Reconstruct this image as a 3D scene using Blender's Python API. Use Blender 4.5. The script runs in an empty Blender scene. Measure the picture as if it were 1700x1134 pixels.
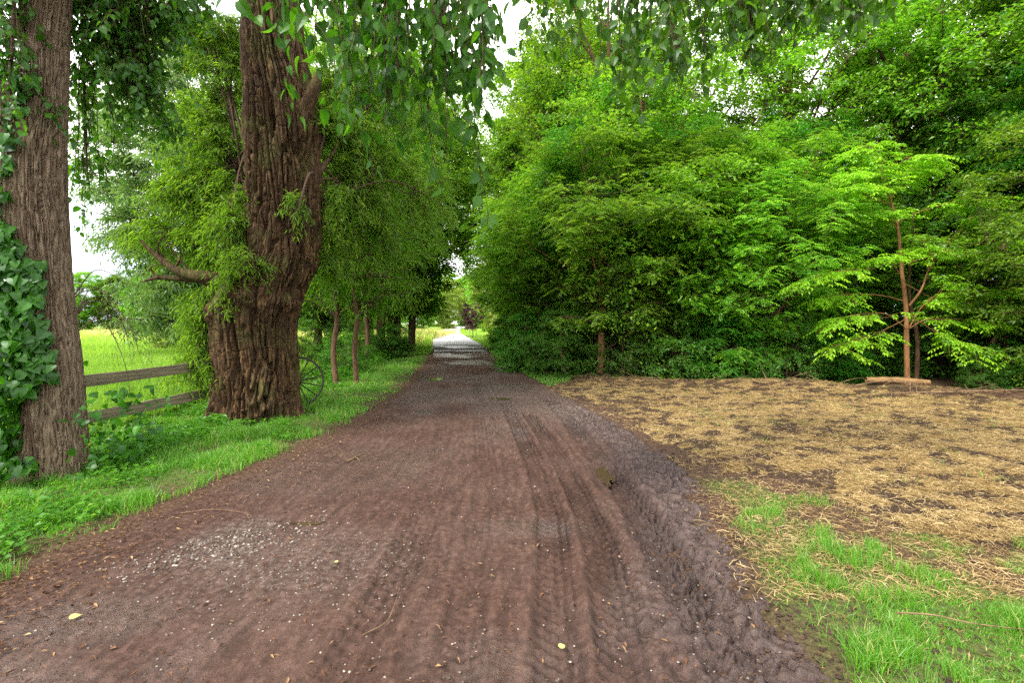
import bpy, math, random
import numpy as np
from math import radians, pi, sin, cos

SC = bpy.context.scene
COL = SC.collection
# ------------------------------------------------------------------ camera, light, exposure
FPX, HOR, CAMH = 779.0, 537.0, 1.55            # focal length and horizon of the photograph (1700 px wide)
cam_d = bpy.data.cameras.new("camera"); cam = bpy.data.objects.new("camera", cam_d); COL.objects.link(cam)
cam.location = (0, 0, CAMH); cam.rotation_euler = (radians(90), 0, 0)
cam_d.sensor_width = 36; cam_d.lens = 36 * FPX / 1700
cam_d.shift_y = -(567 - HOR) / 1700
cam_d.clip_start = 0.05; cam_d.clip_end = 3000
SC.camera = cam

SUN_EL, SUN_AZ = 47.0, 228.0                   # azimuth of the sun seen from the camera, clockwise from +Y
w = bpy.data.worlds.new("World"); SC.world = w; w.use_nodes = True
nt = w.node_tree; nt.nodes.clear()
sky = nt.nodes.new("ShaderNodeTexSky"); sky.sky_type = 'NISHITA'; sky.sun_disc = False
sky.sun_elevation = radians(SUN_EL); sky.sun_rotation = radians(SUN_AZ)
sky.air_density = 1.2; sky.dust_density = 3.0
tc = nt.nodes.new("ShaderNodeTexCoord")
cn = nt.nodes.new("ShaderNodeTexNoise"); cn.inputs["Scale"].default_value = 1.7; cn.inputs["Detail"].default_value = 5
cr = nt.nodes.new("ShaderNodeValToRGB")
cr.color_ramp.elements[0].position = 0.36; cr.color_ramp.elements[0].color = (3.6, 4.0, 5.0, 1)
cr.color_ramp.elements[1].position = 0.56; cr.color_ramp.elements[1].color = (11.5, 11.0, 10.6, 1)
mx = nt.nodes.new("ShaderNodeMix"); mx.data_type = 'RGBA'; mx.inputs["Factor"].default_value = 0.86
bg = nt.nodes.new("ShaderNodeBackground"); bg.inputs["Strength"].default_value = 0.088
out = nt.nodes.new("ShaderNodeOutputWorld")
nt.links.new(tc.outputs["Generated"], cn.inputs["Vector"]); nt.links.new(cn.outputs["Fac"], cr.inputs["Fac"])
nt.links.new(sky.outputs[0], mx.inputs["A"]); nt.links.new(cr.outputs[0], mx.inputs["B"])
nt.links.new(mx.outputs["Result"], bg.inputs["Color"]); nt.links.new(bg.outputs[0], out.inputs[0])

sd = bpy.data.lights.new("sun", 'SUN'); sun = bpy.data.objects.new("sun", sd); COL.objects.link(sun)
sd.energy = 1.5; sd.angle = radians(10); sd.color = (1.0, 0.93, 0.82)
az, el = radians(SUN_AZ), radians(SUN_EL)
from mathutils import Vector
sun.rotation_euler = Vector((sin(az) * cos(el), cos(az) * cos(el), sin(el))).to_track_quat('Z', 'Y').to_euler()
SC.view_settings.view_transform = 'Standard'; SC.view_settings.look = 'None'
SC.view_settings.exposure = 2.2; SC.view_settings.gamma = 1.0
SC.render.engine = 'CYCLES'
SC.cycles.max_bounces = 7; SC.cycles.diffuse_bounces = 4; SC.cycles.glossy_bounces = 2; SC.cycles.transmission_bounces = 5
SC.cycles.use_adaptive_sampling = True; SC.cycles.adaptive_threshold = 0.02
SC.cycles.use_denoising = False
SC.cycles.sample_clamp_indirect = 6
SC.cycles.caustics_reflective = False; SC.cycles.caustics_refractive = False

# ------------------------------------------------------------------ helpers
def G(px, py, z=0.0):
    Y = (CAMH - z) * FPX / (py - HOR)
    return ((px - 850) / FPX * Y, Y)
def W(px, py, Y):
    return np.array(((px - 850) / FPX * Y, Y, CAMH + (HOR - py) / FPX * Y))
def rngs(s): return np.random.default_rng(s)
def _h(ix, iy, iz, s):
    n = (ix.astype(np.int64) * 374761393 + iy.astype(np.int64) * 668265263 + iz.astype(np.int64) * 2147483647 + s * 974711) & 0xffffffff
    n = ((n ^ (n >> 13)) * 1274126177) & 0xffffffff
    n = ((n ^ (n >> 16)) * 2246822519) & 0xffffffff
    return ((n ^ (n >> 15)) & 0xffffff) / float(0xffffff)
def n3(x, y, z, s=0):
    x, y, z = np.broadcast_arrays(np.asarray(x, float), np.asarray(y, float), np.asarray(z, float))
    ix, iy, iz = np.floor(x), np.floor(y), np.floor(z)
    fx, fy, fz = x - ix, y - iy, z - iz
    fx, fy, fz = [f * f * (3 - 2 * f) for f in (fx, fy, fz)]
    r = 0
    for a in (0, 1):
        for b in (0, 1):
            for c in (0, 1):
                r = r + _h(ix + a, iy + b, iz + c, s) * (fx if a else 1 - fx) * (fy if b else 1 - fy) * (fz if c else 1 - fz)
    return r
def n2(x, y, s=0):
    x, y = np.broadcast_arrays(np.asarray(x, float), np.asarray(y, float))
    ix, iy = np.floor(x), np.floor(y); fx, fy = x - ix, y - iy
    fx, fy = fx * fx * (3 - 2 * fx), fy * fy * (3 - 2 * fy)
    z = np.zeros_like(ix); r = 0
    for a in (0, 1):
        for b in (0, 1):
            r = r + _h(ix + a, iy + b, z, s) * (fx if a else 1 - fx) * (fy if b else 1 - fy)
    return r
def fbm(x, y, s=0, o=4):
    r, a, t = 0, 1.0, 0
    for i in range(o):
        r = r + a * n2(x * 2 ** i + 17.3 * i, y * 2 ** i - 9.1 * i, s + i); t += a; a *= 0.5
    return r / t
def ss(a, b, x):
    t = np.clip((x - a) / (b - a), 0, 1); return t * t * (3 - 2 * t)
def nrm(v): return v / np.maximum(np.linalg.norm(v, axis=-1, keepdims=True), 1e-9)
def lerp_rows(a, b, t): return a + (b - a) * t[..., None]

class Geo:
    """collects vertices, triangles / quads and a per-face random value, and builds ONE mesh object"""
    def __init__(s): s.v = []; s.f = []; s.a = []; s.m = []; s.n = 0
    def add(s, v, f, a=None, mi=0):
        v = np.asarray(v, np.float32).reshape(-1, 3); f = np.asarray(f, np.int64)
        s.v.append(v); s.f.append(f + s.n); s.n += len(v)
        s.a.append(np.zeros(len(f), np.float32) if a is None else np.asarray(a, np.float32))
        s.m.append(np.full(len(f), mi, np.int32)); return s
    def mesh(s, name, mats, smooth=False):
        me = bpy.data.meshes.new(name)
        V = np.concatenate(s.v); me.vertices.add(len(V)); me.vertices.foreach_set("co", V.ravel())
        nl = sum(f.size for f in s.f); nf = sum(len(f) for f in s.f)
        idx = np.concatenate([f.ravel() for f in s.f]).astype(np.int32)
        tot = np.concatenate([np.full(len(f), f.shape[1], np.int32) for f in s.f])
        st = np.concatenate([[0], np.cumsum(tot)[:-1]]).astype(np.int32)
        me.loops.add(nl); me.loops.foreach_set("vertex_index", idx)
        me.polygons.add(nf); me.polygons.foreach_set("loop_start", st)
        me.polygons.foreach_set("use_smooth", np.full(nf, bool(smooth)))
        if not isinstance(mats, (list, tuple)): mats = [mats]
        for m in mats: me.materials.append(m)
        if len(mats) > 1: me.polygons.foreach_set("material_index", np.concatenate(s.m))
        at = me.attributes.new("var", 'FLOAT', 'FACE'); at.data.foreach_set("value", np.concatenate(s.a))
        me.update(calc_edges=True)
        return me
    def build(s, name, mats, parent=None, smooth=False):
        o = bpy.data.objects.new(name, s.mesh(name, mats, smooth)); COL.objects.link(o)
        if parent: o.parent = parent
        return o
def link(name, me, parent=None):
    o = bpy.data.objects.new(name, me); COL.objects.link(o)
    if parent: o.parent = parent
    return o
def tag(o, label=None, cat=None, group=None, kind=None):
    if label: o['label'] = label
    if cat: o['category'] = cat
    if group: o['group'] = group
    if kind: o['kind'] = kind
    return o
def empty(name, loc=(0, 0, 0), rz=0, sc=1, label=None, cat=None, group=None):
    o = bpy.data.objects.new(name, None); COL.objects.link(o)
    o.location = loc; o.rotation_euler = (0, 0, rz); o.scale = (sc, sc, sc) if np.isscalar(sc) else sc
    o.empty_display_size = 0.2
    return tag(o, label, cat, group)

def tubes(P, R, k=4):
    """P (N,m,3) paths, R (N,m) radii -> verts, quads"""
    P = np.asarray(P, float); R = np.asarray(R, float); N, m, _ = P.shape
    T = nrm(np.gradient(P, axis=1))
    md = nrm(P[:, -1] - P[:, 0])
    ref = np.zeros((N, 3)); ref[np.arange(N), np.argmin(np.abs(md), axis=1)] = 1
    U = nrm(np.cross(T, ref[:, None, :])); V = np.cross(T, U)
    a = np.arange(k) * 2 * pi / k
    ring = P[:, :, None] + R[:, :, None, None] * (np.cos(a)[None, None, :, None] * U[:, :, None] + np.sin(a)[None, None, :, None] * V[:, :, None])
    i = np.arange(m - 1)[:, None] * k; j = np.arange(k)[None]; j2 = (j + 1) % k
    q = np.stack([i + j, i + j2, i + k + j2, i + k + j], -1).reshape(-1, 4)
    q = (np.arange(N)[:, None, None] * (m * k) + q[None]).reshape(-1, 4)
    return ring.reshape(-1, 3), q
def tube(geo, pts, rad, k=8, a=0.0, n=None, mi=0):
    pts = np.asarray(pts, float); rad = np.asarray(rad, float)
    if n:
        t = np.linspace(0, 1, len(pts)); tt = np.linspace(0, 1, n)
        pts = np.stack([cr_interp(tt, t, pts[:, c]) for c in range(3)], -1); rad = np.interp(tt, t, rad)
    v, q = tubes(pts[None], rad[None], k); geo.add(v, q, np.full(len(q), a), mi)
    m = len(pts); geo.add(np.concatenate([v[-k:], pts[-1:]]), [[j, (j + 1) % k, k] for j in range(k)], np.full(k, a), mi)
def cr_interp(tt, t, y):
    """smooth (Catmull-Rom) interpolation"""
    y = np.asarray(y, float); m = np.gradient(y, t)
    i = np.clip(np.searchsorted(t, tt, side='right') - 1, 0, len(t) - 2)
    h = t[i + 1] - t[i]; u = (tt - t[i]) / h
    return (2*u**3-3*u**2+1)*y[i] + (u**3-2*u**2+u)*h*m[i] + (-2*u**3+3*u**2)*y[i+1] + (u**3-u**2)*h*m[i+1]

# leaf outlines: x = side, y = along, z = up; length 1
def leaf_tmpl(w, fold=.25, droop=.12, kind='kite'):
    if kind == 'kite':
        v = [(0, 0, 0), (-w, .42, w * fold), (0, 1, -droop), (w, .42, w * fold)]
        f = [(0, 3, 2), (0, 2, 1)]
    else:
        ys = [0, .03, .16, .34, .55, .74, .88, 1.0]
        ws = [0, .42, .86, 1.0, .84, .48, .17, 0] if kind == 'ovate' else [0, .75, 1.05, .9, .72, .4, .15, 0]
        off = -.07 if kind != 'narrow' else 0
        mid = [(0, y, -droop * y * y) for y in ys]
        L = [(-w * a, y + (off if i == 1 else 0), w * a * fold - droop * y * y) for i, (a, y) in enumerate(zip(ws, ys))][1:-1]
        R_ = [(-x, y, z) for x, y, z in L]
        n = len(ys); v = mid + L + R_; f = []
        li = lambda i: n + i - 1
        ri = lambda i: n + len(L) + i - 1
        f3 = [(0, 1, li(1)), (0, ri(1), 1), (n - 2, n - 1, li(n - 2)), (n - 2, ri(n - 2), n - 1)]
        for i in range(1, n - 2):
            f3 += [(i, i + 1, li(i + 1)), (i, li(i + 1), li(i)), (i, ri(i + 1), i + 1), (i, ri(i), ri(i + 1))]
        f = f3
    return np.array(v, float), np.array(f)
LEAFLET = leaf_tmpl(.21, .3, .15)
OVAL = leaf_tmpl(.27, .25, .1)
NARROW = leaf_tmpl(.085, .3, .25)
BIG2 = leaf_tmpl(.31, .42, .42, 'ovate')
BIG = leaf_tmpl(.37, .22, .2, 'ovate')
VINE2 = leaf_tmpl(.38, .40, .50, 'vine')
VINE = leaf_tmpl(.46, .18, .22, 'vine')
def leaves(geo, tm, pos, d, n, s, a, ws=None, mi=0):
    tv, tf = tm; d = nrm(d); side = nrm(np.cross(d, n)); nn = np.cross(side, d)
    N = len(pos); s = np.broadcast_to(np.asarray(s, float), (N,))
    sx = s if ws is None else s * ws
    v = (pos[:, None] + (sx[:, None] * tv[None, :, 0])[..., None] * side[:, None] + (s[:, None] * tv[None, :, 1])[..., None] * d[:, None]
         + (s[:, None] * tv[None, :, 2])[..., None] * nn[:, None])
    f = (np.arange(N)[:, None, None] * len(tv) + tf[None]).reshape(-1, tf.shape[1])
    geo.add(v, f, np.repeat(np.broadcast_to(a, (N,)), len(tf)), mi)

# ------------------------------------------------------------------ materials
def new_mat(name):
    m = bpy.data.materials.new(name); m.use_nodes = True; t = m.node_tree; t.nodes.clear()
    o = t.nodes.new("ShaderNodeOutputMaterial"); return m, t, o
def N(t, typ, **kw):
    n = t.nodes.new(typ)
    for k, v in kw.items():
        if k in n.inputs.keys(): n.inputs[k].default_value = v
        else: setattr(n, k, v)
    return n
def ramp(t, fac, stops):
    r = t.nodes.new("ShaderNodeValToRGB"); e = r.color_ramp.elements
    while len(e) < len(stops): e.new(0.5)
    for x, (p, c) in zip(e, stops): x.position = p; x.color = (*c, 1)
    t.links.new(fac, r.inputs[0]); return r.outputs[0]
def mixc(t, fac, a, b, bt='MIX'):
    m = t.nodes.new("ShaderNodeMix"); m.data_type = 'RGBA'; m.blend_type = bt
    for s, x in (("Factor", fac), ("A", a), ("B", b)):
        if hasattr(x, 'links'): t.links.new(x, m.inputs[s])
        else: m.inputs[s].default_value = x if s == "Factor" else (*x, 1)
    return m.outputs["Result"]
def mth(t, op, a, b=0.0, clamp=False):
    m = t.nodes.new("ShaderNodeMath"); m.operation = op; m.use_clamp = clamp
    for i, x in enumerate((a, b)):
        if hasattr(x, 'links'): t.links.new(x, m.inputs[i])
        else: m.inputs[i].default_value = x
    return m.outputs[0]
def leaf_mat(name, dark, light, trans=.42, tcol=2.1, gloss=.06, rough=.42, yellow=(.30, .34, .03), yl=.93):
    m, t, o = new_mat(name)
    at = N(t, "ShaderNodeAttribute", attribute_name="var"); oi = N(t, "ShaderNodeObjectInfo")
    c = ramp(t, at.outputs["Fac"], [(0, dark), (.62, [(a + b) / 2 for a, b in zip(dark, light)]), (yl, light), (1, yellow)])
    hs = N(t, "ShaderNodeHueSaturation"); t.links.new(c, hs.inputs["Color"])
    t.links.new(mth(t, 'ADD', mth(t, 'MULTIPLY', oi.outputs["Random"], .022), .490), hs.inputs["Hue"])
    t.links.new(mth(t, 'ADD', mth(t, 'MULTIPLY', oi.outputs["Random"], .5), .78), hs.inputs["Value"])
    d = N(t, "ShaderNodeBsdfDiffuse"); tr = N(t, "ShaderNodeBsdfTranslucent"); g = N(t, "ShaderNodeBsdfGlossy", Roughness=rough)
    g.inputs["Color"].default_value = (.9, .95, 1, 1)
    t.links.new(hs.outputs[0], d.inputs[0])
    t.links.new(mixc(t, 1.0, hs.outputs[0], (tcol, tcol * 1.05, tcol * .55), 'MULTIPLY'), tr.inputs[0])
    a = N(t, "ShaderNodeMixShader", Fac=trans); b = N(t, "ShaderNodeMixShader")
    b.inputs[0].default_value = gloss
    t.links.new(d.outputs[0], a.inputs[1]); t.links.new(tr.outputs[0], a.inputs[2])
    t.links.new(a.outputs[0], b.inputs[1]); t.links.new(g.outputs[0], b.inputs[2]); t.links.new(b.outputs[0], o.inputs[0]); return m
def bark_mat(name, dark, mid, light, scale=6, stretch=.18, bump=.5, moss=0.0, dist=.02):
    m, t, o = new_mat(name)
    co = N(t, "ShaderNodeTexCoord"); mp = N(t, "ShaderNodeMapping"); mp.inputs["Scale"].default_value = (1, 1, stretch)
    t.links.new(co.outputs["Object"], mp.inputs[0])
    n1 = N(t, "ShaderNodeTexNoise", Scale=scale * 3.0, Detail=9.0, Roughness=.68); t.links.new(mp.outputs[0], n1.inputs["Vector"])
    n0 = N(t, "ShaderNodeTexNoise", Scale=scale * .45, Detail=3.0); t.links.new(mp.outputs[0], n0.inputs["Vector"])
    c = ramp(t, n1.outputs[0], [(.30, dark), (.50, mid), (.70, light)])
    c = mixc(t, mth(t, 'MULTIPLY', n0.outputs[0], .55), c, mid)
    if moss:
        nm = N(t, "ShaderNodeTexNoise", Scale=2.2, Detail=5.0); t.links.new(co.outputs["Object"], nm.inputs["Vector"])
        c = mixc(t, mth(t, 'MULTIPLY', ramp(t, nm.outputs[0], [(.5, (0, 0, 0)), (.66, (1, 1, 1))]), moss), c, (.10, .11, .025))
    p = N(t, "ShaderNodeBsdfPrincipled", Roughness=.85); p.inputs["Specular IOR Level"].default_value = .25
    t.links.new(c, p.inputs["Base Color"])
    bp = N(t, "ShaderNodeBump", Strength=bump, Distance=dist); t.links.new(n1.outputs[0], bp.inputs["Height"])
    t.links.new(bp.outputs[0], p.inputs["Normal"]); t.links.new(p.outputs[0], o.inputs[0]); return m
def plain_mat(name, a, b, scale=8, rough=.8, bump=.2, detail=6, metal=0, stretch=(1, 1, 1)):
    m, t, o = new_mat(name); co = N(t, "ShaderNodeTexCoord"); mp = N(t, "ShaderNodeMapping"); mp.inputs["Scale"].default_value = stretch
    t.links.new(co.outputs["Object"], mp.inputs[0])
    n1 = N(t, "ShaderNodeTexNoise", Scale=scale, Detail=float(detail), Roughness=.65); t.links.new(mp.outputs[0], n1.inputs["Vector"])
    p = N(t, "ShaderNodeBsdfPrincipled", Roughness=rough, Metallic=metal); p.inputs["Specular IOR Level"].default_value = .3
    t.links.new(ramp(t, n1.outputs[0], [(.32, a), (.68, b)]), p.inputs["Base Color"])
    bp = N(t, "ShaderNodeBump", Strength=bump, Distance=.01); t.links.new(n1.outputs[0], bp.inputs["Height"])
    t.links.new(bp.outputs[0], p.inputs["Normal"]); t.links.new(p.outputs[0], o.inputs[0]); return m
def var_mat(name, stops, rough=.8, trans=0.0):
    m, t, o = new_mat(name); at = N(t, "ShaderNodeAttribute", attribute_name="var")
    c = ramp(t, at.outputs["Fac"], stops); d = N(t, "ShaderNodeBsdfPrincipled", Roughness=rough); d.inputs["Specular IOR Level"].default_value = .25
    t.links.new(c, d.inputs["Base Color"]); s = d.outputs[0]
    if trans:
        tr = N(t, "ShaderNodeBsdfTranslucent"); t.links.new(mixc(t, 1.0, c, (1.6, 1.6, .9), 'MULTIPLY'), tr.inputs[0])
        x = N(t, "ShaderNodeMixShader", Fac=trans); t.links.new(s, x.inputs[1]); t.links.new(tr.outputs[0], x.inputs[2]); s = x.outputs[0]
    t.links.new(s, o.inputs[0]); return m

M_ash = leaf_mat("ash leaves", (.042, .15, .006), (.27, .45, .022), gloss=.02)
M_wood = leaf_mat("woodland leaves", (.028, .105, .005), (.19, .36, .018), gloss=.02)
M_lime = leaf_mat("lime leaves", (.018, .065, .004), (.085, .20, .008), trans=.45, gloss=.02)
M_willow = leaf_mat("willow leaves", (.06, .17, .008), (.27, .46, .04), trans=.5, gloss=.02)
M_pale = leaf_mat("pale feathery leaves", (.10, .20, .05), (.24, .38, .10), trans=.35)
M_silver = leaf_mat("silver leaves", (.16, .24, .12), (.32, .42, .25), trans=.25)
M_vine = leaf_mat("vine leaves", (.012, .075, .005), (.055, .24, .008), trans=.4, gloss=.02)
M_bright = leaf_mat("sunny tree leaves", (.042, .14, .006), (.28, .45, .03), trans=.5, gloss=.02)
M_shrub = leaf_mat("shrub leaves", (.030, .12, .008), (.11, .30, .016), gloss=.02)
M_purple = leaf_mat("purple leaves", (.05, .012, .022), (.16, .03, .06), trans=.35, yellow=(.25, .06, .08))
M_yellow = leaf_mat("yellow green leaves", (.14, .24, .02), (.36, .42, .03), trans=.4)
M_bark_lime = bark_mat("grey brown furrowed bark", (.04, .028, .018), (.18, .13, .082), (.41, .33, .23), scale=9, stretch=.22, bump=1.0, dist=.05)
M_bark_willow = bark_mat("dark ridged willow bark", (.006, .004, .002), (.052, .029, .012), (.27, .16, .065), scale=8, stretch=.10, bump=1.0, moss=.45, dist=.06)
M_bark = bark_mat("brown bark", (.03, .016, .009), (.10, .055, .03), (.22, .13, .075), scale=9, stretch=.25, bump=.4)
M_bark_red = bark_mat("orange brown bark", (.06, .026, .012), (.20, .095, .038), (.34, .20, .09), scale=12, stretch=.25, bump=.4)
M_twig = plain_mat("twig", (.035, .02, .012), (.11, .065, .04), 30, .85)
M_grass = leaf_mat("grass blades", (.05, .15, .012), (.16, .34, .03), trans=.4, gloss=.03, yellow=(.42, .33, .14), yl=.9)
M_field = leaf_mat("tall field grass", (.10, .19, .02), (.29, .38, .06), trans=.4, gloss=.02, yellow=(.55, .42, .26), yl=.85)
# ------------------------------------------------------------------ tree builders
def perp_frame(d):
    """horizontal side vector and up-ish vector for directions d (N,3)"""
    up = np.zeros_like(d); up[:, 2] = 1
    s = np.cross(d, up); bad = np.linalg.norm(s, axis=1) < .05; s[bad] = (1, 0, 0)
    s = nrm(s); return s, nrm(np.cross(s, d))

def compound(geo, tw, r, pos, d, lr, pairs=5, ls=.085, var=None, tm=LEAFLET):
    """pinnate leaves: rachis along d, drooping, leaflets in pairs + one at the tip"""
    N_ = len(pos); d = nrm(d); s, u = perp_frame(d)
    us = np.linspace(.24, .95, pairs)
    tipdrop = .38
    bend = lambda t: pos[:, None] + lr[:, None, None] * (t[None, :, None] * d[:, None] - tipdrop * (t ** 2)[None, :, None] * np.array((0, 0, 1.)))
    if tw is not None:
        P = bend(np.array([0, .5, 1.])); v, q = tubes(P, np.tile([.003, .002, .001], (N_, 1)), 3); tw.add(v, q)
    base = bend(us)                                                       # (N,p,3)
    tan = nrm(d[:, None] - 2 * tipdrop * us[None, :, None] * np.array((0, 0, 1.)))
    for sg in (-1, 1):
        dd = sg * s[:, None] * .85 + tan * .5 + r.normal(0, .16, base.shape); dd[..., 2] -= .28
        nn = u[:, None] + r.normal(0, .28, base.shape)
        leaves(geo, tm, base.reshape(-1, 3), dd.reshape(-1, 3), nn.reshape(-1, 3), (ls * r.uniform(.75, 1.15, base.shape[:2])).ravel(), np.repeat(var, pairs))
    leaves(geo, tm, bend(np.array([1.]))[:, 0], tan[:, -1], u, ls * 1.05, var)

def foliage(geo, tw, r, P, style, nl, ls, t0=.15, hi=None, spread=0.0):
    """leaves on twig paths P (N,m,3)"""
    N_, m, _ = P.shape
    t = t0 + (1 - t0) * (np.arange(nl) + r.uniform(.1, .9, (N_, nl))) / nl
    x = t * (m - 1); i = np.clip(x.astype(int), 0, m - 2); fr = (x - i)[..., None]
    ii = np.arange(N_)[:, None]
    pos = (P[ii, i] * (1 - fr) + P[ii, i + 1] * fr).reshape(-1, 3)
    tan = nrm(P[ii, i + 1] - P[ii, i]).reshape(-1, 3)
    alt = np.where((np.arange(nl) % 2) == 0, 1., -1.)[None].repeat(N_, 0).ravel()
    s, u = perp_frame(tan)
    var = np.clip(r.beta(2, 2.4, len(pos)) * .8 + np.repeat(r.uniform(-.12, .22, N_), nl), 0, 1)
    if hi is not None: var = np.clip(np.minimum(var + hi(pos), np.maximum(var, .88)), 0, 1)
    if spread: pos = pos + r.normal(0, spread, pos.shape) * np.array((1, 1, .55))
    if style == 'pinnate':
        d = tan * .55 + s * alt[:, None] * .8 + r.normal(0, .22, pos.shape); d[:, 2] = d[:, 2] * .5 + .12
        compound(geo, None, r, pos, d, ls * 3.6 * r.uniform(.7, 1.2, len(pos)), 5, ls, var)
    elif style == 'simple':
        d = tan * .6 + s * alt[:, None] * .9 + r.normal(0, .35, pos.shape); d[:, 2] -= .35
        n = u + r.normal(0, .45, pos.shape)
        leaves(geo, OVAL, pos, d, n, ls * r.uniform(.6, 1.2, len(pos)), var)
    elif style == 'narrow':
        d = tan * .8 + s * alt[:, None] * .65 + r.normal(0, .3, pos.shape); d[:, 2] -= .3
        leaves(geo, NARROW, pos, d, u + r.normal(0, .6, pos.shape), ls * r.uniform(.6, 1.25, len(pos)), var)
    elif style == 'big':
        d = tan * .35 + s * alt[:, None] * .75 + r.normal(0, .22, pos.shape); d[:, 2] -= .75
        n = u * .4 + s * 0 + r.normal(0, .5, pos.shape) + np.array((0, -.35, .45))
        pos2 = pos + nrm(d) * ls * .25
        if tw is not None:
            v, q = tubes(np.stack([pos, pos2], 1), np.full((len(pos), 2), .0012), 3); tw.add(v, q)
        q = r.uniform(0, 1, len(pos)) < .6; sz = ls * r.uniform(.5, 1.2, len(pos)); ww = r.uniform(.8, 1.12, len(pos))
        leaves(geo, BIG, pos2[q], d[q], n[q], sz[q], var[q], ww[q]); q = ~q; leaves(geo, BIG2, pos2[q], d[q], n[q], sz[q], var[q], ww[q])
    return pos

def grow(r, base, d, L, m=6, droop=.3, wob=.06):
    """paths (N,m,3) from base along d, drooping"""
    N_ = len(base); t = np.linspace(0, 1, m)
    P = base[:, None] + L[:, None, None] * (t[None, :, None] * d[:, None])
    P[..., 2] -= (np.broadcast_to(droop, (N_,)) * L)[:, None] * (t ** 2)[None]
    off = np.cumsum(r.normal(0, wob, (N_, m, 3)), 1); off[:, 0] = 0
    return P + off * L[:, None, None] * .5
def at_path(P, i, t):
    m = P.shape[1]; x = t * (m - 1); k = np.clip(x.astype(int), 0, m - 2); f = (x - k)[:, None]
    return P[i, k] * (1 - f) + P[i, k + 1] * f, nrm(P[i, k + 1] - P[i, k])

def rings_trunk(geo, path, rad, k=14, n=30, rough=.08, seed=0, flare=.5, ridge=9):
    path = np.asarray(path, float); t = np.linspace(0, 1, len(path)); tt = np.linspace(0, 1, n)
    C = np.stack([cr_interp(tt, t, path[:, c]) for c in range(3)], -1); R = np.interp(tt, t, rad)
    a = np.arange(k) * 2 * pi / k
    z = C[:, 2] - C[0, 2]
    rr = R[:, None] * (1 + rough * (n3(np.cos(a)[None] * 2 + seed, np.sin(a)[None] * 2, z[:, None] * 1.3, seed) - .5) * 2)
    rr = rr * (1 + flare * np.exp(-z / (rad[0] * 1.6))[:, None] * (.6 + .5 * np.cos(a * 5 + seed))[None])
    v = C[:, None] + rr[..., None] * np.stack([np.cos(a), np.sin(a), np.zeros(k)], -1)[None]
    i = np.arange(n - 1)[:, None] * k; j = np.arange(k)[None]; j2 = (j + 1) % k
    q = np.stack([i + j, i + j2, i + k + j2, i + k + j], -1).reshape(-1, 4)
    geo.add(v, q)
    return C

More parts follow.
